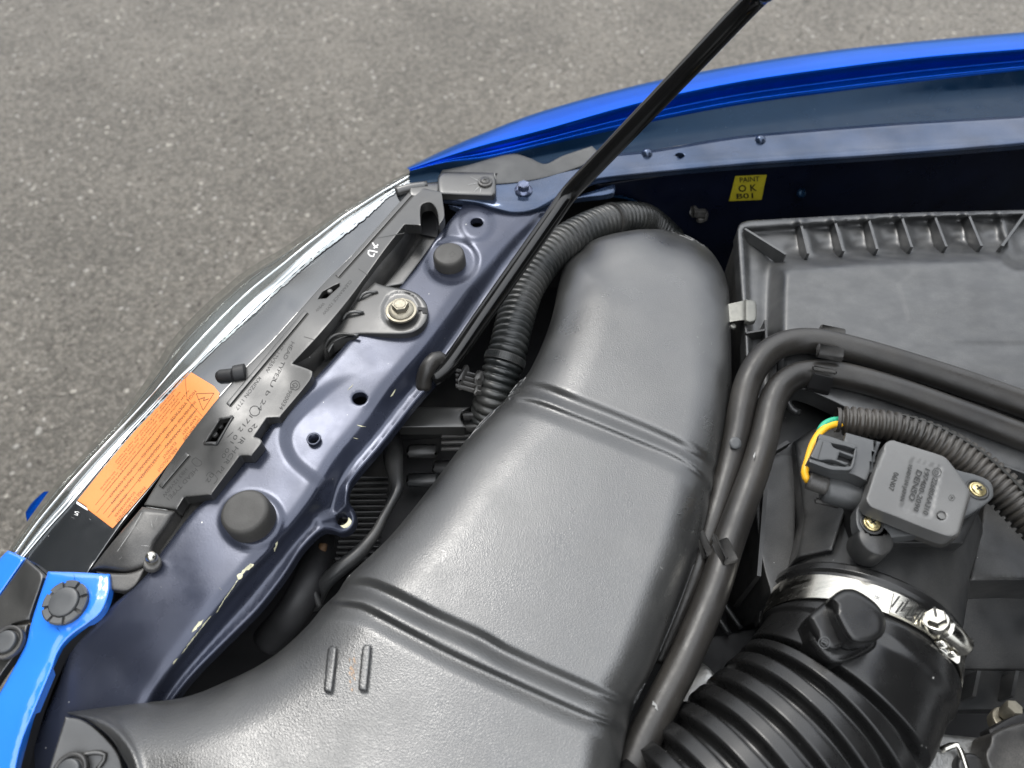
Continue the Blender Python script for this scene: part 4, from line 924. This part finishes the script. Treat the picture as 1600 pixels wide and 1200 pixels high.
tube('elbow', [(420, 1000, -80), (455, 960, -60), (478, 920, -55), (492, 880, -65), (500, 840, -90)], .011, M_black, pm); tube('elbow_rim', [(472, 905, -48), (490, 925, -50), (500, 948, -56)], .002, M_case, pm)
# ------------------------------------------------------------------ prop rod
pr = thing('prop_rod', (690, 580, -8), 'black painted hood prop rod rising diagonally from the beam to the top of the picture', 'prop rod')
rodp = [(676, 592, -12), (706, 562, -4), (748, 508, 9), (808, 426, 30), (870, 338, 53), (906, 274, 71), (948, 219, 92), (998, 168, 114), (1090, 82, 157), (1180, -2, 203), (1230, -46, 228)]
rA, rB, rC, rD = P(700, 572, -6), P(889, 302, 62), P(1180, -2, 203), P(1230, -46, 228)
rw = [P(676, 592, -12)] + [rA + (rB - rA) * q for q in (.02, .3, .6, .88, .97)] + [rB + (rC - rB) * q for q in (.03, .1, .4, .7, 1.0)] + [rD]; d = rw[-1] - rw[-3]; d /= np.linalg.norm(d); rw += [rw[-1] + d * .12, rw[-1] + d * .26]
tube('rod', rw, .0064, M_rod, pr, mode='w', step=.004, seg=28)
tube('rubber_grommet', [(662, 606, -16), (663, 590, -9), (669, 574, -3), (680, 562, -2), (690, 563, -4), (692, 575, -10)], .0058, M_hose, pr, seg=20)
V, F = lathe_geo(P(682, 578, -14), rprof(9, -4, 2, 1), axis=(.6, -.4, .6)); link('pivot_washer', V, F, M_case, pr)

# ------------------------------------------------------------------ air filter box
ab = thing('airbox', (1400, 480, -5), 'large grey black plastic air filter box with finned lid edge', 'air filter box')
LBX = tps([(1160, 360, -9), (1400, 345, -9), (1740, 335, -9), (1170, 540, -9), (1400, 480, -9), (1600, 600, -9)])
ramp_o = [(1196, 640), (1196, 560), (1196, 500), (1198, 440), (1203, 412), (1225, 396), (1262, 392), (1400, 384), (1574, 380), (1600, 395), (1760, 388)]
def lidf(X, Y):
    s = sdl(X, Y, ramp_o); h = LBX(X, Y) - 6 + 19 * ss(s / 34)
    # low raised field seen on the lid, faint dents, wavy foot of the slope
    h = h - 3.0 * np.exp(-((s + 3) / 9) ** 2) * .4
    h = h + 7.5 * (1 - ss((segdist(X, Y, outline([(1152, 350, 'c'), (1400, 333), (1600, 327), (1760, 320, 'c'), (1760, 800, 'c'), (1165, 640, 'c'), (1158, 460)], 12), True)[0] - 6) / 9))
    q = (X - (Y - 340) * .3 - 1250) / 52.4; q = np.abs(q - np.round(q)) * 52.4
    h = h + 5.0 * np.exp(-(q / 9) ** 2) * (1 - ss(s / 20 + .2)) * (X > 1236) * (Y < 400)
    h = h + 1.2 * np.sin((X - 1262) / 52.4 * 2 * math.pi + 1.5) * np.exp(-((s + 4) / 9) ** 2) * (X > 1225)
    poly = np.array([(1404, 445), (1436, 418), (1520, 408), (1560, 425), (1640, 420), (1640, 535), (1490, 535), (1420, 500)], float)
    dd, _, _ = segdist(X, Y, poly, True); inn = inside(X, Y, poly); h = h + .55 * ss(np.where(inn, dd, -dd) / 4 + .5)
    return h
patch('lid', [(1152, 372), (1153, 356), (1162, 347), (1200, 343), (1400, 333), (1600, 328), (1760, 320, 'c'), (1760, 800, 'c'), (1600, 742), (1450, 690), (1350, 652), (1300, 628), (1262, 612), (1240, 612), (1200, 640), (1166, 600, 'c'), (1163, 520), (1157, 450)], lidf, M_lid, ab, step=4.5, R=7, drop=2.4, skirt=13)
for a, b in (((1164, 357), (1228, 397)), ((1250, 343), (1263, 396)), ((1303, 339), (1318, 392)), ((1356, 337), (1371, 389)), ((1408, 335), (1425, 386)), ((1459, 333), (1479, 385)), ((1512, 331), (1534, 384)), ((1602, 334), (1566, 384))):
    V, F = fin((a[0], a[1], -5.5), (b[0], b[1], -1.5), (-14, -14), 2.0); link('rib', V, F, M_lid, ab, smooth=False)
# case below the lid
patch('lower_case', [(1150, 372, 'c'), (1160, 560), (1172, 700), (1188, 860), (1205, 930, 'c'), (1240, 930, 'c'), (1245, 700, 'c'), (1300, 650, 'c'), (1620, 770, 'c'), (1760, 830, 'c'), (1760, 500, 'c'), (1200, 420, 'c')], const(-28), M_case, ab, step=14, R=4, drop=1, skirt=100)
for a, b in (((1196, 500), (1200, 560)), ((1166, 520), (1196, 515)), ((1166, 555), (1200, 552))):
    V, F = fin((a[0], a[1], -6), (b[0], b[1], -6), (-24, -24), 1.6); link('side_web', V, F, M_case, ab, smooth=False)
V, F = fin((1212, 560, -2), (1186, 900, -30), (-80, -90), 2.5); link('case_rib', V, F, M_case, ab, smooth=False)
V, F = fin((1232, 690, -20), (1180, 720, -24), (-60, -60), 2.5); link('case_rib', V, F, M_case, ab, smooth=False)
patch('case_wall', [(1178, 720, 'c'), (1240, 690, 'c'), (1240, 790, 'c'), (1180, 850, 'c')], tps([(1180, 720, -30), (1240, 700, -26), (1240, 790, -40), (1180, 850, -50)]), M_case, ab, step=10, R=3, drop=1, skirt=10)
patch('case_wall', [(1182, 850, 'c'), (1200, 790, 'c'), (1208, 900, 'c'), (1186, 975, 'c')], tps([(1182, 850, -50), (1200, 790, -44), (1208, 900, -50), (1190, 960, -60)]), M_case, ab, step=10, R=3, drop=1, skirt=10)
tube('lid_lip', [(1232, 606, -4), (1258, 608, -3), (1275, 618, -4), (1340, 642, -5), (1450, 684, -5), (1600, 738, -5), (1700, 775, -5)], .0022, M_lid, ab)
tube('hook', [(1228, 606, -8), (1230, 625, -12), (1238, 640, -14), (1250, 645, -14)], .0025, M_case, ab)
patch('case_shoulder', [(1500, 700, 'c'), (1620, 770, 'c'), (1760, 850, 'c'), (1760, 915, 'c'), (1620, 908), (1514, 908, 'c'), (1530, 830, 'c'), (1540, 770, 'c')], tps([(1520, 900, -8), (1600, 905, -8), (1540, 780, -22), (1700, 800, -24), (1740, 900, -8)]), M_case, ab, step=8, R=6, drop=2.5, skirt=60)
patch('case_lower_wall', [(1505, 906, 'c'), (1760, 906, 'c'), (1760, 1046, 'c'), (1470, 1046, 'c')], tps([(1505, 906, -38), (1760, 906, -38), (1470, 1046, -60), (1760, 1046, -60), (1600, 980, -47)]), M_case, ab, step=12, R=3, drop=1, skirt=4)
patch('case_foot', [(1460, 1045, 'c'), (1760, 1045, 'c'), (1760, 1110, 'c'), (1460, 1110, 'c')], tps([(1460, 1045, -62), (1760, 1045, -62), (1460, 1110, -80), (1760, 1110, -80)]), M_case, ab, step=12, R=3, drop=1, skirt=10)
for x in (1526, 1586): V, F = fin((x + 4, 1048, -50), (x - 4, 1088, -62), (-75, -85), 2.2); link('foot_rib', V, F, M_lid, ab, smooth=False)
mb = MB(); rs = np.random.RandomState(5)
for yy in (1020, 1030, 1040):
    for k in range(9):
        x = 1512 + k * 12 + rs.uniform(-3, 3); jag(mb, [(x, yy), (x + rs.uniform(3, 8), yy)], .9, const(-50), seed=k, lift=.2)
mb.build('moulded_marks', M_case, ab)
# latch
la = thing('lid_latch', (1160, 488, -5), 'pale metal latch clip on the left edge of the air filter box lid', 'latch')
loft('latch_strip', [[(1138, 475, -8), (1160, 470, -5), (1166, 467, -2)], [(1140, 503, -8), (1160, 500, -5), (1166, 502, -2)]], M_latch, la, nu=10, sub=3, smooth=False)
patch('latch_head', [(1164, 468, 'c'), (1178, 470), (1182, 478), (1181, 500), (1172, 504, 'c'), (1164, 502, 'c')], const(-2), M_latch, la, step=4, R=4, drop=1.5, skirt=3)
V, F = lathe_geo(P(1145, 511, -12), rprof(2.4, 0, 2)); link('latch_pin', V, F, M_latch, la)

# ------------------------------------------------------------------ air filter outlet, rubber intake hose, clamp
H0 = -30
c_ring = P(1339, 1006, H0); T0 = np.array([-.487, -.868, .09]); T0 /= np.linalg.norm(T0)
ax_w = [c_ring - T0 * q for q in (.115, .08, .05, .02)] + [c_ring, c_ring + T0 * .018] + [P(x, y, H0) for x, y in ((1290, 1112), (1228, 1178), (1150, 1250), (1060, 1330), (980, 1400))]
AW = resample(crom(np.array(ax_w), 20), n=1400)
def proj(w):
    X, Y, Z = w[0], w[1], w[2] - BAY - CAMH; yc = Y * CT + Z * ST; zc = Y * ST - Z * CT
    return 800 + FPX * X / zc, 600 - FPX * yc / zc
AS = np.r_[0, np.cumsum(np.linalg.norm(np.diff(AW, axis=0), axis=1))]
def s_at(px, py): w = P(px, py, H0); return AS[np.argmin(np.linalg.norm(AW - w, axis=1))]
def sub(s0, s1, n=14): ss_ = np.linspace(s0, s1, n); return [np.array([np.interp(q, AS, AW[:, k]) for k in range(3)]) for q in ss_]
sc = s_at(1339, 1006); RC = .0548
neck = thing('airbox_outlet', (1395, 860, 0), 'black plastic outlet neck of the air filter box carrying the grey sensor', 'outlet')
V, F = tube_geo(sub(sc - .10, sc - .012, 24), lambda s, u: RC * .93 * (1 + .10 * max(0, .45 - u)), mode='w', step=.003, seg=72); link('neck_tube', V, F, M_case, neck)
patch('neck_shoulder', [(1240, 690, 'c'), (1290, 660, 'c'), (1360, 690, 'c'), (1300, 860, 'c'), (1245, 872, 'c'), (1256, 810, 'c')], tps([(1240, 690, -20), (1300, 680, -10), (1250, 870, -6), (1300, 850, 8), (1256, 810, -12)]), M_case, neck, step=7, R=5, drop=2, skirt=20)
patch('sensor_pad', [(1330, 770, 'c'), (1420, 700, 'c'), (1530, 740, 'c'), (1535, 790, 'c'), (1505, 850, 'c'), (1400, 850, 'c'), (1340, 842, 'c')], const(22), M_case, neck, step=8, R=5, drop=2, skirt=26)
ih = thing('intake_hose', (1280, 1100, 0), 'black ribbed rubber intake hose with deep bellows in the lower right', 'hose')
D0 = sc - .0185; DB_ = (s_at(1300, 1098) - D0) * 1000
def prof_hose(s, u):
    d = s * 1000
    if d < 1.5: return RC * (.94 + .05 * ss(d / 1.2))
    if d < 6.5: return RC * 1.0
    if d < 8.5: return RC * .97
    if d < 27.5: return RC * .965
    if d < 29.5: return RC * (.97 + .025 * ss((d - 27.5) / 1.5))
    if d < 34: return RC * .995
    if d < 37: return RC * (.995 - .04 * ss((d - 34) / 3))
    if d < DB_: return RC * (.955 + .02 * ss((d - 37) / 20))
    pitch = 16.0; q = ((d - DB_) % pitch) / pitch - .25
    q = abs(q - round(q)); v = ss((q - .09) / .17)
    return RC * (.975 - .17 * (1 - v))
V, F = tube_geo(sub(D0, AS[-1] - .002, 60), prof_hose, mode='w', step=.0009, seg=96); link('bellows_hose', V, F, M_acc, ih)
cl = thing('hose_clamp', (1355, 900, 20), 'shiny steel worm drive hose clamp around the rubber intake hose', 'hose clamp')
def ringat(s, r, a, out=0):
    c = np.array([np.interp(s, AS, AW[:, k]) for k in range(3)]); c2 = np.array([np.interp(s + .002, AS, AW[:, k]) for k in range(3)])
    T = (c2 - c) / np.linalg.norm(c2 - c); up = np.array([0, 0, 1.]); N = up - T * (up @ T); N /= np.linalg.norm(N); B = np.cross(T, N)
    return c + (N * math.cos(a) + B * math.sin(a)) * (r + out), T, N * math.cos(a) + B * math.sin(a)
def band(s0, s1, r, a0, a1, n, thick=.0008):
    V = []; F = []
    for i in range(n + 1):
        a = a0 + (a1 - a0) * i / n
        for s, o in ((s0, 0), (s0, thick), (s1, thick), (s1, 0)): V.append(ringat(s, r, a, o)[0])
    for i in range(n):
        for k in range(3): F.append([i * 4 + k, i * 4 + k + 1, i * 4 + k + 5, i * 4 + k + 4])
    return V, F
V, F = band(sc - .0078, sc + .0078, RC * .982, -math.pi, math.pi, 96); shade(link('steel_band', V, F, M_steel, cl))
# find which sign of a goes to the right in the picture
a_dir = 1 if ringat(sc, RC, .5)[0][0] > ringat(sc, RC, -.5)[0][0] else -1
def a_x(x): return min((abs(proj(ringat(sc, RC, q * a_dir)[0])[0] - x), q) for q in np.linspace(-.2, 1.5, 400))[1]
aS, aW = a_x(1393), a_x(1452)
V, F = band(sc - .0074, sc + .0074, RC * .982 + .0010, aS * a_dir, (aW + .35) * a_dir, 16, .0008); shade(link('slotted_band', V, F, M_steel, cl))
mb = MB()
for k in range(8):
    a = (aS + .03 + (aW - aS - .04) * k / 8) * a_dir; p, T, N = ringat(sc, RC * .982 + .0019, a); q = np.cross(T, N)
    mb.add(*box_geo(p + T * .0012 * (1 if k % 2 else -1), (9, .9, .35), ax=T + q * .32, up=N))
mb.build('slots', M_inkblack, cl, smooth=False)
p, T, N = ringat(sc, RC * .982 + .006, aW * a_dir); Q = np.cross(T, N); Q = Q * (1 if (Q @ (ringat(sc, RC, (aW + .2) * a_dir)[0] - ringat(sc, RC, aW * a_dir)[0])) > 0 else -1)
hx = -Q + N * .9; hx /= np.linalg.norm(hx)
V, F = lathe_geo(p - Q * .0005, rprof(6.6, -3, 1.5, .8), hx, seg=32); link('collar', V, F, M_steel, cl)
V, F = lathe_geo(p, [(5.4, 1), (5.4, 4.5), (4.6, 5.4)], hx, sides=6, rot=.3); scw = shade(link('screw_head', V, F, M_steel, cl))
V, F = box_geo(p + hx * .0054, (9, 1.3, .5), ax=T + Q * .4, up=hx); link('screw_slot', V, F, M_inkblack, scw, smooth=False)
# housing of the worm
c0 = p + Q * .004 - N * .001; c1 = p + Q * .022 - N * .0055
V, F = tube_geo([c0, (c0 + c1) / 2 + N * .0012, c1], lambda s, u: .0062 if .06 < u < .95 else .0045, mode='w', seg=20, step=.001); link('worm_housing', V, F, M_steel, cl)
V, F = box_geo((c0 + c1) / 2 - N * .005, (17, 21, 2.2), ax=T, up=N, bev=.6); link('saddle', V, F, M_steel, cl)
for s_ in (-1, 1):
    for e in (.25, .75): V, F = box_geo(c0 + (c1 - c0) * e + T * .0075 * s_ - N * .002, (2.4, 4.2, 4), ax=T, up=N, bev=.6); link('crimp_tab', V, F, M_steel, cl)
def text_on(mb, s, c, u, v, n, size, ext=.0004):
    V, F = text_geo(s, .02); V = V.copy(); V[:, 0] -= V[:, 0].mean(); V[:, 1] -= .35
    mb.add([c + (u * q[0] + v * q[1]) * size + n * (q[2] / .02) * ext for q in V], F)
mb = MB(); ax_ = (c1 - c0) / np.linalg.norm(c1 - c0); Nn = N - ax_ * (N @ ax_); Nn /= np.linalg.norm(Nn)
side = np.cross(Nn, ax_); nt = Nn * .75 - T * .66; nt /= np.linalg.norm(nt); vv = np.cross(nt, ax_)
text_on(mb, 'NORTON', (c0 + c1) / 2 + Nn * .0006 + nt * .0060, ax_, vv, nt, .0052); mb.build('brand_stamp', M_inkblack, cl)
mb = MB()
for k, (s_, a) in enumerate((('U', 1332), ('2', 1351), ('V', 1361), ('SIZ', 1375))):
    p_, T_, N_ = ringat(sc, RC * .982 + .0009, a_x(a) * a_dir); text_on(mb, s_, p_, -T_, np.cross(N_, -T_), N_, .0036, .00008)
mb.build('stamped_marks', M_scrw, cl)
# resonator knob on the hose
kn = thing('hose_port_plug', (1320, 980, 40), 'black rubber capped port knob standing on the intake hose just below the clamp', 'port cap')
hk = (RC * 1000 + H0)
patch('port_base', [(1258, 972), (1290, 950), (1330, 955), (1365, 985), (1370, 1010), (1345, 1028), (1312, 1040), (1285, 1030), (1262, 1000)], const(hk + 3), M_acc, kn, step=5, R=14, drop=7, skirt=22)
patch('port_face', [(1262, 968), (1283, 945), (1308, 926), (1322, 920), (1336, 927), (1330, 960), (1312, 985), (1322, 1006), (1300, 1016), (1276, 1000)], const(hk + 8), M_acc, kn, step=5, R=9, drop=4, skirt=14)
patch('port_cap', [(1297, 938), (1310, 924), (1325, 920), (1342, 924), (1366, 940), (1380, 958), (1384, 978), (1378, 994), (1362, 1003), (1338, 1005), (1322, 995), (1304, 962)], const(hk + 20), M_acc, kn, step=4, R=10, drop=4.5, skirt=11)
pm_, T_, N_ = P(1288, 1004, hk + 9.5), None, None
mb = MB(); zf = const(hk + 8.6); ring(mb, 1288, 1004, 9, zf, 1.2); ring(mb, 1288, 1004, 5.5, zf, 1); put_stroke(mb, [(1283, 1002), (1293, 1006)], 1.2, zf); mb.build('moulded_emblem', M_conn, kn)

# ------------------------------------------------------------------ air flow sensor
ms = thing('air_flow_sensor', (1430, 770, 40), 'grey plastic air flow sensor with moulded lettering screwed to the outlet neck', 'sensor')
body = [(1380, 700), (1384, 692), (1394, 688), (1405, 691), (1440, 702), (1471, 712), (1482, 720), (1498, 741), (1512, 762), (1515, 770), (1511, 785), (1500, 824), (1497, 833), (1489, 838), (1476, 837), (1440, 824), (1400, 808), (1366, 795), (1357, 789), (1353, 779), (1357, 766), (1368, 732)]
SB = lambda X, Y: 50 + 0 * X - .6 * ((np.abs(X - 1439 + (Y - 765) * .22) < 25) & (np.abs(Y - 763 - (X - 1439) * .3) < 42))
patch('flange_plate', [(1342, 788), (1337, 806), (1340, 826), (1352, 839), (1372, 842), (1440, 834), (1500, 812), (1545, 784), (1552, 768), (1546, 752), (1525, 742), (1495, 734), (1440, 712), (1380, 735)], const(36), M_conn, ms, step=5, R=3, drop=1, skirt=8)
patch('sensor_body', body, SB, M_maf, ms, holes=[circ(1471, 806, 7.5, 7)], step=3.5, R=4, drop=1.1, skirt=10, hskirt=2)
patch('body_base', [(x + (x - 1435) * .02, y + 4) for x, y in body], const(41), M_pldark, ms, step=9, R=3, drop=1, skirt=12)
V, F = lathe_geo(P(1471, 806, 48.3), rprof(2.2, 0, .5, .3)); link('sprue_disc', V, F, M_maf, ms)
SBf = const(50)
mb = MB()
put_text(mb, '22680AA310', (1458, 745), (1442, 802), 12, SBf, .25, slant=.15); put_text(mb, '197400-2090', (1446, 731), (1427, 797), 12, SBf, .25, slant=.15)
put_text(mb, 'DENSO', (1433, 733), (1420, 780), 13, SBf, .25, slant=.2); put_text(mb, 'MADE IN JAPAN', (1420, 726), (1406, 782), 9, SBf, .25)
put_text(mb, 'D', (1461, 734), (1459, 741), 10, SBf, .25, slant=.2); ring(mb, 1464, 738, 7, SBf, 1, 20)
put_text(mb, '06N07', (1397, 737), (1388, 765), 12, SBf, .3)
ring(mb, 1487, 778, 5, SBf, .8, 18); ring(mb, 1487, 778, 2.2, SBf, 1.6, 14)
mb.build('moulded_lettering', M_emboss, ms)
V, F = lathe_geo(P(1358, 852, 26), [(10, -7), (9.5, 9), (8.5, 10)], seg=32); link('mounting_post', V, F, M_case, ms)
for cx, cy in ((1362, 818), (1527, 765)):
    V, F = lathe_geo(P(cx, cy, 36.3), [(6.6, 0), (6.4, .5), (5.2, .6), (5, -.2)], seg=28); link('screw_well', V, F[:-1], M_case, ms)
screw(1362, 818, 36, 3.9, M_brass, 'yellow zinc cross head screw in the lower left ear of the grey sensor', base=4.6)
screw(1527, 765, 36, 3.9, M_brass, 'yellow zinc cross head screw in the right ear of the grey sensor', base=4.6)
# connector
cnn = thing('wiring_connector', (1310, 730, 40), 'grey plastic wiring connector with latch plugged into the left side of the sensor', 'connector')
patch('housing', [(1281, 681, 'c'), (1300, 686), (1318, 690, 'c'), (1322, 676, 'c'), (1376, 691, 'c'), (1354, 752, 'c'), (1330, 741), (1300, 733), (1264, 718, 'c')], const(44), M_conn, cnn, step=5, R=3, drop=1, skirt=14)
patch('upper_rail', [(1280, 678, 'c'), (1300, 683), (1325, 692), (1338, 697), (1337, 702), (1320, 697), (1296, 692), (1278, 686, 'c')], const(48), M_conn, cnn, step=4, R=2, drop=.6, skirt=4)
patch('lower_rail', [(1265, 716, 'c'), (1285, 722), (1298, 727), (1325, 729), (1330, 725), (1336, 700), (1339, 704), (1336, 722), (1330, 734), (1312, 735), (1295, 733), (1264, 722, 'c')], const(48), M_conn, cnn, step=4, R=2, drop=.6, skirt=4)
patch('latch_recess', [(1282, 687, 'c'), (1334, 700, 'c'), (1328, 727, 'c'), (1270, 716, 'c')], const(44.5), M_black, cnn, step=6, R=1, drop=.1, skirt=.3)
patch('latch', [(1279, 686, 'c'), (1297, 691), (1304, 700), (1334, 711, 'c'), (1333, 715, 'c'), (1312, 707, 'c'), (1308, 718, 'c'), (1326, 724, 'c'), (1322, 727, 'c'), (1300, 719), (1282, 719), (1266, 714, 'c')], const(49), M_conn, cnn, step=4, R=2, drop=.6, skirt=3)
put = MB(); put_stroke(put, [(1286, 690), (1278, 717)], 1.3, const(49.1)); put.build('latch_line', M_inkblack, cnn)
r1 = 23 * mpp(1320, 770, 34)
tube('plug_barrel', [(1286, 762, 26), (1290, 763, 26), (1320, 772, 26), (1346, 780, 26)], lambda s, u: r1 * (.88 + .12 * ss(u / .12)), M_conn, cnn, step=.001, seg=32)
tube('wire_seal', [(1262, 750, 30), (1275, 755, 30), (1292, 760, 30)], r1 * .62, M_pldark, cnn, step=.002, seg=28)
for k in range(3): V, F = box_geo(P(1354 + k * -3 + 9, 742 + k * 16 - 40, 40), (3, 8, 8), ax=(1, -.28, 0), bev=.6); link('locking_rib', V, F, M_conn, cnn)
V, F = box_geo(P(1292, 786, 20), (14, 3, 3), ax=(1, -.3, 0), bev=.6); link('barrel_tab', V, F, M_pldark, cnn)
# wiring loom
lo = thing('wiring_loom', (1450, 690, 30), 'split corrugated wiring loom with yellow and green wires passing above the sensor', 'wiring loom')
lpath = [(1306, 656, 24), (1345, 660, 26), (1400, 667, 28), (1450, 684, 28), (1500, 712, 26), (1540, 742, 24), (1580, 778, 22), (1640, 840, 20), (1700, 900, 18)]
rl = 23 * mpp(1450, 690, 28)
def lr(s, u):
    k = 1.0 + .25 * ss((u - .2) / .3); return rl * k * (.78 if u < .03 else .94) + .00085 * (1 if (s % .0042) < .0023 else -1)
tube('split_tube', lpath, lr, M_loom, lo, step=.00055, seg=32, cap=False)
# the slit, a real dark seam lying on the tube
c = resample(crom(np.array([P(*p) for p in lpath]), 16), n=160); T = np.gradient(c, axis=0); T /= np.linalg.norm(T, axis=1)[:, None]
B = np.cross(T, np.array([0, 0, 1.])); B /= np.linalg.norm(B, axis=1)[:, None]; Nn_ = np.cross(B, T); sl = []
for i in range(34, 160):
    a = .75 - 1.15 * i / 160; rr = rl * (1.0 + .25 * float(ss((i / 160 - .2) / .3))) * .94 + .0004
    sl.append(c[i] + rr * (math.cos(a) * Nn_[i] - math.sin(a) * B[i] * (-1 if B[i][1] < 0 else 1) * -1))
V, F = tube_geo(sl, lambda s, u: .0007 + .0008 * u, mode='w', seg=8, step=.002); link('slit', V, F, M_inkblack, lo)
tube('yellow_wire', [(1318, 662, 26), (1300, 664, 27), (1283, 674, 30), (1270, 694, 33), (1262, 720, 34), (1257, 740, 33), (1263, 752, 31)], .0022, M_wy, lo, seg=12)
tube('green_wire', [(1316, 656, 26), (1300, 657, 27), (1287, 664, 28), (1280, 676, 27), (1274, 694, 24)], .0021, M_wg, lo, seg=12)

# ------------------------------------------------------------------ two rubber hoses with holder clips
pa = [(1760, 690, 9), (1600, 632, 11), (1500, 597, 12), (1400, 565, 13), (1330, 545, 14), (1280, 534, 14), (1240, 534, 13), (1207, 546, 12), (1183, 570, 10), (1167, 602, 6), (1158, 640, 2), (1151, 680, -2), (1140, 724, -5), (1124, 780, -8), (1106, 838, -12), (1088, 892, -18), (1060, 965, -28), (1030, 1035, -40)]
pb = [(1760, 745, 6), (1600, 684, 8), (1500, 646, 9), (1400, 610, 10), (1330, 590, 10), (1285, 583, 10), (1247, 587, 9), (1220, 605, 8), (1205, 635, 6), (1195, 680, 4), (1181, 730, 2), (1160, 788, 0), (1138, 850, -2), (1118, 915, -4), (1094, 975, -6), (1066, 1038, -8), (1036, 1095, -10), (1008, 1150, -12), (980, 1215, -14), (955, 1290, -16)]
ra_ = 20.5 * mpp(1280, 534, 14); rb_ = 21 * mpp(1285, 583, 10)
o = tube('rubber_hose', pa, lambda s, u: ra_ * (1 - .18 * ss((u - .55) / .3)), M_hose, step=.003, seg=28); tag(o, 'outer rubber hose nearest the air filter box lid, bending down along the duct', 'hose', 'pair of rubber hoses')
o = tube('rubber_hose', pb, lambda s, u: rb_ * (1 + .0 * u), M_hose, step=.003, seg=28); tag(o, 'inner rubber hose nearer the grey sensor, bending down along the duct', 'hose', 'pair of rubber hoses')
hc1 = thing('hose_holder', (1295, 560, 10), 'black plastic double hose holder clipped across both hoses on the lid', 'hose clip', 'hose holder clips')
ax1 = (1, -.28, 0)
for x, y, h, sz in ((1300, 518, 14, (17, 6, 6)), (1297, 551, 24, (17, 9, 6)), (1288, 578, 22, (16, 3.5, 3))): V, F = box_geo(P(x, y, h), sz, ax=ax1, bev=1); link('holder_tab', V, F, M_pldark, hc1)
patch('holder_plate', [(1272, 583, 'c'), (1303, 590, 'c'), (1296, 614, 'c'), (1260, 606, 'c')], tps([(1272, 583, 20), (1303, 590, 20), (1296, 614, 8), (1260, 606, 8)]), M_black, hc1, step=5, R=2, drop=.5, skirt=3)
hc2 = thing('hose_holder', (1130, 855, -2), 'black plastic hose holder gripping both hoses beside the duct', 'hose clip', 'hose holder clips')
for x, y, h, sz in ((1099, 850, -2, (6, 17, 6)), (1133, 862, 6, (10, 15, 5)), (1124, 856, 8, (2.5, 17, 5))): V, F = box_geo(P(x, y, h), sz, ax=(1, .3, 0), bev=1); link('holder_tab', V, F, M_pldark, hc2)
# paint marks on the hoses
V, F = lathe_geo(P(1149, 692, 7.0), [(4, -.5), (3.8, .2), (2, .3)], axis=(-.05, -.3, 1)); o = link('paint_dot', V, F, M_conn, bpy.data.objects['rubber_hose'])
mb = MB(); hfx = const(-1.2); jag(mb, [(1020, 1095), (1026, 1102), (1028, 1110)], 6, hfx, seed=3); jag(mb, [(1030, 1082), (1033, 1078)], 3, hfx, seed=4); jag(mb, [(1180, 706), (1178, 716)], 2.5, const(12.5), seed=6)
mb.build('white_smudge', M_scrw, bpy.data.objects['rubber_hose.001'])

# ------------------------------------------------------------------ lower right corner parts
br = thing('engine_bracket', (1500, 1160, -60), 'rough cast aluminium bracket at the bottom edge right of the intake hose', 'bracket')
patch('bracket_plate', [(1420, 1150, 'c'), (1452, 1146), (1500, 1150), (1545, 1155, 'c'), (1570, 1260, 'c'), (1380, 1260, 'c')], tps([(1430, 1150, -60), (1545, 1155, -64), (1500, 1200, -56)]), M_alu, br, step=6, R=6, drop=3, skirt=12)
patch('bracket_step', [(1440, 1172, 'c'), (1500, 1166, 'c'), (1516, 1260, 'c'), (1400, 1260, 'c')], const(-50), M_alu, br, step=6, R=5, drop=2, skirt=8)
tube('wire_bail', [(1470, 1172, -48), (1492, 1164, -44), (1500, 1172, -44), (1512, 1210, -44), (1520, 1240, -44)], .0018, M_steel, br)
V, F = lathe_geo(P(1520, 1204, -45), rprof(9, -8, 2, 2)); link('bracket_bush', V, F, M_case, br)
cv = thing('engine_cover', (1580, 1160, -40), 'black plastic engine cover corner at the bottom right of the picture', 'cover')
patch('cover_top', [(1546, 1160, 'c'), (1552, 1145), (1600, 1128), (1760, 1100, 'c'), (1760, 1290, 'c'), (1580, 1290, 'c'), (1540, 1190)], const(-36), M_pldark, cv, step=7, R=6, drop=2.5, skirt=20)
patch('cover_back', [(1545, 1140, 'c'), (1600, 1112), (1760, 1060, 'c'), (1760, 1110, 'c'), (1600, 1135), (1552, 1152)], const(-44), M_black, cv, step=8, R=3, drop=1, skirt=10)
b2 = thing('rusty_bolt', (1573, 1115, -50), 'dull rusty hex bolt behind the black cover at the lower right', 'bolt')
V, F = lathe_geo(P(1573, 1118, -54), [(5, 0), (5, 9), (4.4, 10)], sides=6, axis=(.1, .3, 1)); shade(link('head', V, F, M_zinc, b2)); V, F = lathe_geo(P(1572, 1130, -58), rprof(9, -4, 3, 1), axis=(.1, .3, 1)); link('flange', V, F, M_zinc, b2)
gp = thing('lower_pipe', (1080, 1050, -60), 'dull metal pipe end low between the hoses and the bellows', 'pipe')
tube('pipe', [(1110, 1060, -62), (1085, 1080, -62), (1060, 1110, -62)], .011, M_alu, gp); V, F = lathe_geo(P(1062, 1062, -50), rprof(3, 0, 4)); link('pipe_nub', V, F, M_brown, gp)
patch('engine_block_face', [(1080, 1000, 'c'), (1190, 980, 'c'), (1150, 1060, 'c'), (1040, 1180, 'c'), (1020, 1120, 'c')], const(-90), M_black, None, step=12, R=4, drop=1, skirt=30)
tag(bpy.data.objects['engine_block_face'], 'black engine casting deep below between the hoses and the bellows', 'engine part')
for k in range(2):
    o = tube('metal_strut', [(1112 + k * 18, 950 + k * -8, -80), (1140 + k * 18, 992 + k * -10, -84)], .002, M_case, gp)
